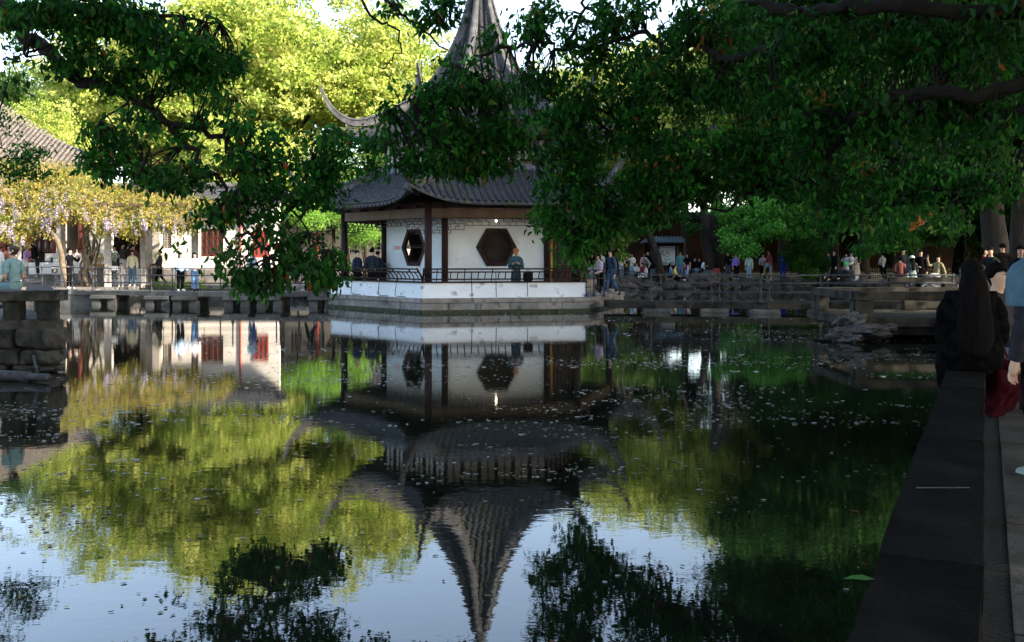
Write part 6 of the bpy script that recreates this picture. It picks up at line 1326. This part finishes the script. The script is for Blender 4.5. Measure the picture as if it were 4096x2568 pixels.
# --- left bridge
person('long haired girl in a pale blue blouse resting a hand on the bridge railing', 722, 40.7, .60, 1.60, 40, (.36, .48, .62), K_, ('down', 'swingf'), ST, hair='long', shoes=W_, lod=2, headturn=20, pants=1)
person('girl in a white patterned jacket and blue jeans carrying a black bag, left bridge', 778, 40.9, .60, 1.62, 35, (.55, .56, .60), J_, ('lap', 'lap'), ('fwd', 'stand'), hair='long', shoes=K_, lod=2, bag=(K_, 1))
person('person in a bluish shirt half hidden by the hanging leaves on the left bridge', 1010, 40.9, .60, 1.68, 60, (.20, .28, .36), (.05, .08, .16), ('lap', 'down'), ST, shoes=(.5, .5, .5), bag=(K_, 1))
person('person in black trousers and black and white sneakers walking left near the pavilion', 1243, 40.8, .60, 1.74, -75, (.03, .03, .035), K_, ('swingf', 'swingb'), WK, shoes=(.35, .35, .34))
# --- left terrace: woman in teal qipao
def qipao(t, hands, h, LM, U):
    m = MB()
    for i in range(3): c = U(.0, .006, .83+.008*i)*h
    c = U(0, .006, .825)*h; m.tube([c, c+V3((0, 0, .035))], [.062, .056], 14, cap=False); m.build('collar', cloth((.20, .34, .36)), t, smooth=True)
    m = MB()
    for (x, y, z) in ((.035, .05, .07), (-.035, .05, .06), (.05, .03, .05), (-.05, .02, .08)): m.lathe(tuple(U(x, y, .855+z)*h), [(.004, -.018), (.022, -.006), (.018, .006), (.003, .014)], 8)
    m.build('hair_ornament', WHITE, t)
person('woman in a pale teal short sleeved qipao seated on the old stone bench', 55, 18.7, .93, 1.58, -112, (.13, .22, .23), (.12, .20, .22), ('lap', 'lap'), ('sit', 'sit'), hair='bun', seat=.45, sleeve=.36, skirt=((.13, .22, .23), .30), skin=SKIND, lod=3, haircol=HAIRB, lookd=-5, prop=qipao, lean=4)
# --- pavilion
FZ = .53
person('man in a navy hoodie standing in the open left bay of the pavilion facing right', 1430, 38.9, FZ, 1.74, 60, NV, K_, ('lap', 'lap'), ST, bulk=1.1, lod=2)
person('man in a dark jacket seen from behind in the open left bay of the pavilion', 1488, 39.0, FZ, 1.82, 175, (.02, .028, .04), K_, ('lap', 'lap'), ST, bulk=1.1, lod=2)
person('man half hidden behind the dark jacketed man in the pavilion', 1512, 39.9, FZ, 1.72, 170, (.02, .025, .035), K_, ('lap', 'lap'), ST)
person('young woman in white with black hair beside the pavilion pillar', 1541, 40.3, FZ, 1.72, 20, (.55, .55, .55), (.5, .5, .5), ('phone', 'phone'), ST, hair='long', lookd=10)
def backpack_on_bench(t, hands, h, LM, U): pass
person('man in an orange cap and teal jacket looking at his phone in the pavilion', 2064, 36.6, FZ, 1.79, 0, (.028, .062, .080), (.03, .05, .065), ('phone', 'phone'), ST, cap=(.27, .11, .055), phone=True, lookd=28, lod=2, bulk=1.08)
t = thing('backpack', 'black backpack resting on the pavilion bench beside the man in the orange cap', 'backpack', (X_(2112, 36.1), 36.1, 1.11))
m = MB(); m.box((0, 0, .17), (.36, .2, .34), bev=.06); m.build('sack', cloth(K_), t); m = MB(); m.box((.02, -.12, .11), (.26, .07, .18), bev=.02); m.build('pocket', cloth(K_), t); MB().tube([(-.08, 0, .33), (-.04, 0, .39), (.04, 0, .39), (.08, 0, .33)], .01, 6).build('handle', cloth(K_), t)
person('woman in an olive coat with long ponytail at the right end of the pavilion', 2322, 38.6, FZ, 1.74, 150, (.08, .075, .045), (.10, .09, .06), ('lap', 'lap'), ST, hair='pony', coat=((.09, .085, .05), .18), shoes=W_)
person('girl in a lilac hoodie and black leggings where the right bridge begins', 2402, 38.2, FZ, 1.60, -60, (.42, .33, .42), K_, ('fwd', 'fwd'), ('stand', 'back'), hair='bob', lean=10, shoes=(.45, .38, .35), lod=2, bulk=1.08)
person('man in a blue denim jacket with a dark backpack beside the lilac hoodie', 2446, 38.3, FZ, 1.80, -50, (.035, .06, .10), (.05, .10, .18), ('fwd', 'down'), ('fwd', 'back'), pack=K_, shoes=(.3, .22, .15), lod=2, lean=6)
# --- right bank
B = GZ
def rb(label, px, D, face, top, bottom, arms=DN, legs=ST, h=1.7, **k): return person(label, px, D, k.pop('gz', B), h, face, top, bottom, arms, legs, **k)
rb('woman in a black cardigan and jeans left of the pale blue shirted man', 2368, 62.8, 5, K_, J_, ('down', 'phone'), hair='long', h=1.62)
rb('man in a pale blue shirt right of the woman in a black cardigan', 2404, 63.2, 0, (.42, .50, .56), (.3, .35, .4), ('down', 'down'), h=1.76)
rb('woman in white raising a phone beside the tree trunk', 2485, 63.0, 10, W_, (.2, .24, .3), ('phone', 'phone'), hair='long', h=1.62, phone=True)
rb('woman in a dark top with a yellow bag behind the white shirted girl', 2517, 63.6, 30, K_, (.05, .05, .06), ('phone', 'down'), hair='bob', bag=((.45, .35, .08), -1))
rb('girl in a white shirt and pale jeans holding up a phone', 2528, 62.6, -30, W_, JL, ('up', 'phone'), hair='bob', h=1.64, phone=True)
rb('woman in a grey and white tee sitting on the rocks with chin on hand', 2546, 62.3, 20, (.42, .44, .46), K_, ('chin', 'lap'), ('low', 'low'), seat=.2, hair='bob', h=1.62, shoes=W_, sleeve=.4)
rb('woman in a pink plaid shirt standing behind the seated group', 2576, 63.4, 10, (.50, .36, .42), K_, ('down', 'down'), hair='long', h=1.66)
rb('man in black with glasses beside the pink plaid shirt', 2591, 63.6, -40, K_, K_, ('fold', 'down'), h=1.8)
rb('man in a pale grey shirt bending down over the seated girl', 2600, 62.8, -60, (.30, .32, .30), K_, ('down', 'fwd'), lean=48, h=1.72)
rb('man in dark clothes with a backpack behind the leaning tree', 2617, 63.8, 160, K_, K_, ('down', 'down'), pack=(.03, .03, .04), h=1.76)
rb('girl in a white hoodie sitting on the rocks facing left', 2584, 62.0, -80, W_, (.35, .38, .42), ('lap', 'lap'), ('low', 'low'), seat=.12, hair='bob', h=1.6)
rb('girl in a crimson top tucked behind the white hoodie', 2570, 62.6, -60, (.28, .03, .05), K_, ('lap', 'lap'), ('low', 'low'), seat=.2, hair='long', h=1.58)
rb('woman in a black and white plaid shirt sitting with back to the pond', 2615, 61.9, 150, (.10, .11, .13), K_, ('lap', 'lap'), ('low', 'low'), seat=.12, hair='bob', h=1.6)
rb('person in a navy top seated on the rocks seen from behind', 2642, 61.9, 180, (.012, .025, .10), (.1, .16, .25), ('lap', 'lap'), ('low', 'low'), seat=.12, hair='bob', h=1.66, bulk=1.1)
rb('woman in a denim jacket with white hair bow sitting behind the yellow sweater', 2680, 62.3, 120, (.16, .26, .38), K_, ('lap', 'lap'), ('low', 'low'), seat=.15, hair='long', h=1.6)
rb('person in a mustard yellow sweater sitting on the rocks holding a phone', 2700, 61.6, 75, (.55, .42, .10), K_, ('fwd', 'fwd'), ('low', 'flat'), seat=.15, hair='bob', h=1.7, shoes=(.5, .47, .42), phone=True, bulk=1.08, gz=.5)
rb('young man in a green and white sweatshirt and jeans leaning by the map board', 2722, 63.2, -20, (.10, .26, .24), J_, ('down', 'down'), h=1.78, bulk=1.08)
rb('girl in a black tee with a red shirt tied round her waist', 2748, 62.5, -30, K_, JL, ('lap', 'down'), ('stand', 'fwd'), hair='bob', h=1.62, sleeve=.4, skirt=((.20, .015, .03), .36))
rb('man in black seated on the small grey bench, on its left side', 2779, 64.9, 20, K_, (.1, .1, .1), ('lap', 'lap'), ('sit', 'sit'), seat=.46, h=1.78)
rb('man in black with blue jeans and crossed legs on the small grey bench', 2797, 64.2, -40, K_, J_, ('lap', 'lap'), ('cross', 'sit'), seat=.46, h=1.76, shoes=(.3, .4, .5))
rb('person in a pale blue track jacket and face mask looking down at a phone', 2823, 62.6, -10, (.45, .55, .65), K_, ('phone', 'phone'), ('up', 'up'), seat=.45, h=1.72, phone=True, lookd=25, cap=(.02, .02, .02), bulk=1.1)
rb('older man with glasses in black zip jacket and dark trousers, standing alone', 2912, 61.9, 5, K_, (.03, .045, .07), ('down', 'phone'), h=1.74, bulk=1.1, skin=SKIND)
rb('woman in a violet blue jacket and black trousers under the bright green leaves', 2944, 61.8, 10, (.20, .18, .62), K_, ('down', 'lap'), h=1.62, hair='bob', shoes=(.4, .4, .4))
rb('woman in a mint top and pale jeans with a shoulder bag', 2996, 61.8, -20, (.40, .56, .52), JL, ('down', 'down'), h=1.6, hair='bob', bag=((.25, .2, .15), -1))
rb('woman in a grey hoodie and black trousers beside the red checked shirt', 3052, 62.6, -15, (.38, .35, .36), K_, ('fwd', 'fwd'), h=1.62, hair='bob')
rb('man in a red checked shirt and denim shorts with a black backpack', 3081, 61.9, -75, (.32, .06, .07), (.2, .32, .42), ('fwd', 'down'), ('up', 'stand'), pants=.5, h=1.84, pack=K_, shoes=W_, lean=8)
rb('man in a bright royal blue suit looking at his phone', 3132, 61.9, 0, (.02, .05, .38), (.02, .045, .32), ('phone', 'down'), h=1.78, phone=True, shoes=K_)
rb('person in a long cream skirt half hidden by leaves', 3213, 64.0, 20, (.45, .52, .5), None, ('phone', 'down'), h=1.62, hair='bob', skirt=((.58, .54, .40), .08), bag=((.1, .3, .45), 1))
rb('man in a navy jacket and cream trousers walking left', 3314, 60.5, -80, (.015, .025, .04), (.52, .48, .38), ('swingf', 'swingb'), WK, h=1.74, pack=(.01, .02, .06))
rb('tall man in a long black outfit with a cream collar walking left', 3337, 58.8, -75, K_, K_, ('down', 'down'), WK, h=1.84, collar=(.6, .55, .45), coat=(K_, .22), shoes=(.45, .3, .18))
rb('woman in a long grey coat with a camera and bright green bag', 3384, 60.8, -10, (.34, .34, .35), None, ('photo', 'photo'), h=1.64, hair='bun', coat=((.34, .34, .36), .20), skirt=((.26, .24, .30), .06), phone=True,
   prop=lambda t, hands, h, LM, U: (MB().box(tuple(U(.0, -.12, .60)*h), (.30, .08, .22), bev=.02).build('green_bag', cloth((.10, .62, .22)), t)))
rb('person in a dark cap and white shirt behind the beige coat', 3405, 61.4, -60, W_, (.15, .12, .10), ('fwd', 'fwd'), h=1.68, cap=(.06, .06, .06))
rb('woman in a beige trench coat with long black hair and white trousers', 3428, 58.4, -150, (.32, .27, .19), (.6, .6, .6), ('lap', 'lap'), h=1.66, hair='long', coat=((.33, .28, .20), .24), shoes=W_)
rb('woman in a white patterned blouse and black trousers seen from behind', 3530, 57.5, -160, (.52, .56, .60), K_, ('fwd', 'lap'), ('wide', 'back'), h=1.66, hair='bun', bag=(K_, -1))
person('woman in a dusty pink frilled dress seated on the far right bench, back turned', 3600, 41.3, GZ, 1.62, 170, (.34, .13, .11), (.32, .12, .10), ('lap', 'lap'), ('sit', 'sit'), hair='bun', seat=.55, skirt=((.32, .12, .10), .3), bulk=1.05)
person('tall person in dark clothes standing behind the pink dress', 3613, 46.0, GZ, 1.78, 10, (.06, .07, .08), K_, ('down', 'down'), ST, hair='short')
person('woman in a grey cape and pale cap with a tote bag, back turned', 3648, 40.6, GZ, 1.66, 180, (.13, .17, .17), (.2, .22, .22), ('lap', 'lap'), ('sit', 'sit'), hair='long', seat=.55, cap=(.30, .36, .33), coat=((.13, .17, .17), .26), bag=((.28, .26, .22), 1), bulk=1.1)
person('woman in a black dress talking to the capped woman', 3683, 41.6, GZ, 1.68, -20, K_, K_, ('lap', 'down'), ST, hair='bun', skirt=(K_, .08))
person('person in a cream cardigan and white trousers lounging on the bench with one arm raised', 3745, 40.3, GZ, 1.70, -55, (.52, .46, .28), (.58, .60, .62), ('up', 'brace'), ('sitf', 'cross'), seat=.56, lean=-14, phone=True, shoes=W_, lod=2)
person('person in white with dark hair partly hidden behind the long haired woman', 3862, 44, GZ, 1.5, 160, W_, K_, ('lap', 'lap'), ('sit', 'sit'), seat=.5, hair='bun')
person('person in a red top standing beyond the terrace at far right', 3937, 30, GZ, 1.66, 60, (.28, .02, .03), K_, ('fwd', 'lap'), ST, hair='bob')
person('person in a dark grey top seated at far right holding a plant sprig', 3962, 27.5, GZ, 1.72, -40, (.025, .035, .038), K_, ('fwd', 'fwd'), ('sit', 'sit'), seat=.75, hair='short', lod=2)
person('man in a dark brown sweater seen from behind at far right', 4010, 29.5, GZ, 1.80, 175, (.03, .022, .02), K_, ('down', 'down'), ST, lod=2, bulk=1.1)
person('man with glasses and a striped collar at the right edge', 4082, 20.5, GZ, 1.62, -20, (.02, .025, .035), K_, ('fwd', 'fwd'), ST, lod=2, collar=(.25, .35, .36))
# --- near terrace
def terr(D, off): return (wl(D, off)[0]/D*F)+2048
person('brown haired woman in a cream top with puffed sleeves seated on the long bench', terr(11.8, .22), 11.8, .60, 1.62, -172, (.40, .39, .35), (.4, .39, .36), ('brace', 'brace'), ('sit', 'sit'), seat=.46, hair='long', haircol=HAIRB, lod=3, bulk=1.15)
person('woman in black with waist long black hair seated on the long bench', terr(8.35, .2), 8.35, .60, 1.72, 168, (.002, .002, .003), (.002, .002, .004), ('lap', 'lap'), ('sit', 'sit'), seat=.46, hair='long', lod=3, bulk=1.32,
   prop=lambda t, hands, h, LM, U: (MB().loft([[U(w_*math.cos(a_), .035+.04*f+(.06-.02*f)*math.sin(a_), .95-.42*f)*h for a_ in [2*math.pi*k/18 for k in range(18)]] for f, w_ in ((0, .03), (.06, .055), (.2, .066), (.4, .078), (.6, .088), (.8, .09), (.95, .07), (1, .03))]).build('hair_fall', HAIR, t, smooth=True),
        MB().loft([[V3((w_*math.cos(a_), -.02+w_*.75*math.sin(a_), z)) for a_ in [2*math.pi*k/20 for k in range(20)]] for z, w_ in ((1.1, .20), (.95, .235), (.78, .25), (.60, .26), (.46, .25), (.45, .2))]).build('loose_jacket', cloth((.002, .002, .003)), t, smooth=True)))
person('seated person in pale blue jeans and striped sneakers beside the long haired woman', 3990, 9.0, .60, 1.70, 40, (.03, .03, .035), (.12, .18, .24), ('lap', 'lap'), ('sit', 'sitf'), seat=.44, hair='short', shoes=(.30, .30, .28), lod=2)
t = thing('stool', 'low dark stool under the seated person in pale blue jeans', 'stool', (X_(3990, 9.0), 9.0, .60))
MB().box((0, 0, .40), (.4, .4, .06), bev=.01).build('seat', WOODD, t)
for sx in (-.15, .15):
    for sy in (-.15, .15): MB().box((sx, sy, .19), (.04, .04, .37)).build('leg', WOODD, t)
t = thing('red_bag', 'large dark crimson fabric bag on the terrace floor beside the bench', 'bag', (X_(3985, 8.5), 8.5, .62))
m = rock_mesh('bag_body', 91, 4, .20, .18, .30, .16, m=cloth((.022, .002, .005))); m.polygons.foreach_set('use_smooth', [True]*len(m.polygons)); o = obj_of('bag_body', m, t); o.location = (0, 0, .27)
MB().tube([(-.1, 0, .5), (-.05, 0, .62), (.05, 0, .62), (.1, 0, .5)], .012, 6).build('handle', cloth((.10, .01, .02)), t)
SLV = mat('printed_black_sleeve', (.003, .003, .004), (.004, .004, .005), 3, .9, .004, 20, spec=.03, c3=(.10, .13, .18), s3=7, t3=.53)
def sleeve_prop(t, hands, h, LM, U):
    m = MB(); pw, ph, s = hands[0]; S = U(-.102, .005, .775)*h; W2 = pw*h; m.tube([S+V3((0, 0, -.09)), S.lerp(W2, .25)+V3((-.02, 0, 0)), S.lerp(W2, .5)+V3((-.03, .01, 0)), S.lerp(W2, .8), S.lerp(W2, .93)], [.075, .095, .10, .09, .055], 16); m.build('printed_sleeve', SLV, t, smooth=True)
    MB().tube([S.lerp(W2, .92), S.lerp(W2, .99)], [.05, .045], 12).build('cuff', cloth((.3, .34, .38)), t)
    m = MB(); rings = [[(U(w_*math.cos(a_), w_*.72*math.sin(a_), z))*h for a_ in [2*math.pi*k/20 for k in range(20)]] for z, w_ in ((.87, .05), (.84, .10), (.815, .145), (.78, .168), (.73, .172), (.66, .170))]; m.loft(rings, cap=False); m.build('pale_shoulder', cloth((.06, .11, .14)), t, smooth=True)
person('person with pale blue shoulder and black printed sleeve standing at the right edge', 4195, 6.2, .60, 1.64, -160, (.02, .02, .025), K_, ('down', 'down'), ST, hair='short', shoes=(.25, .3, .3), lod=3, bulk=1.1, prop=sleeve_prop)
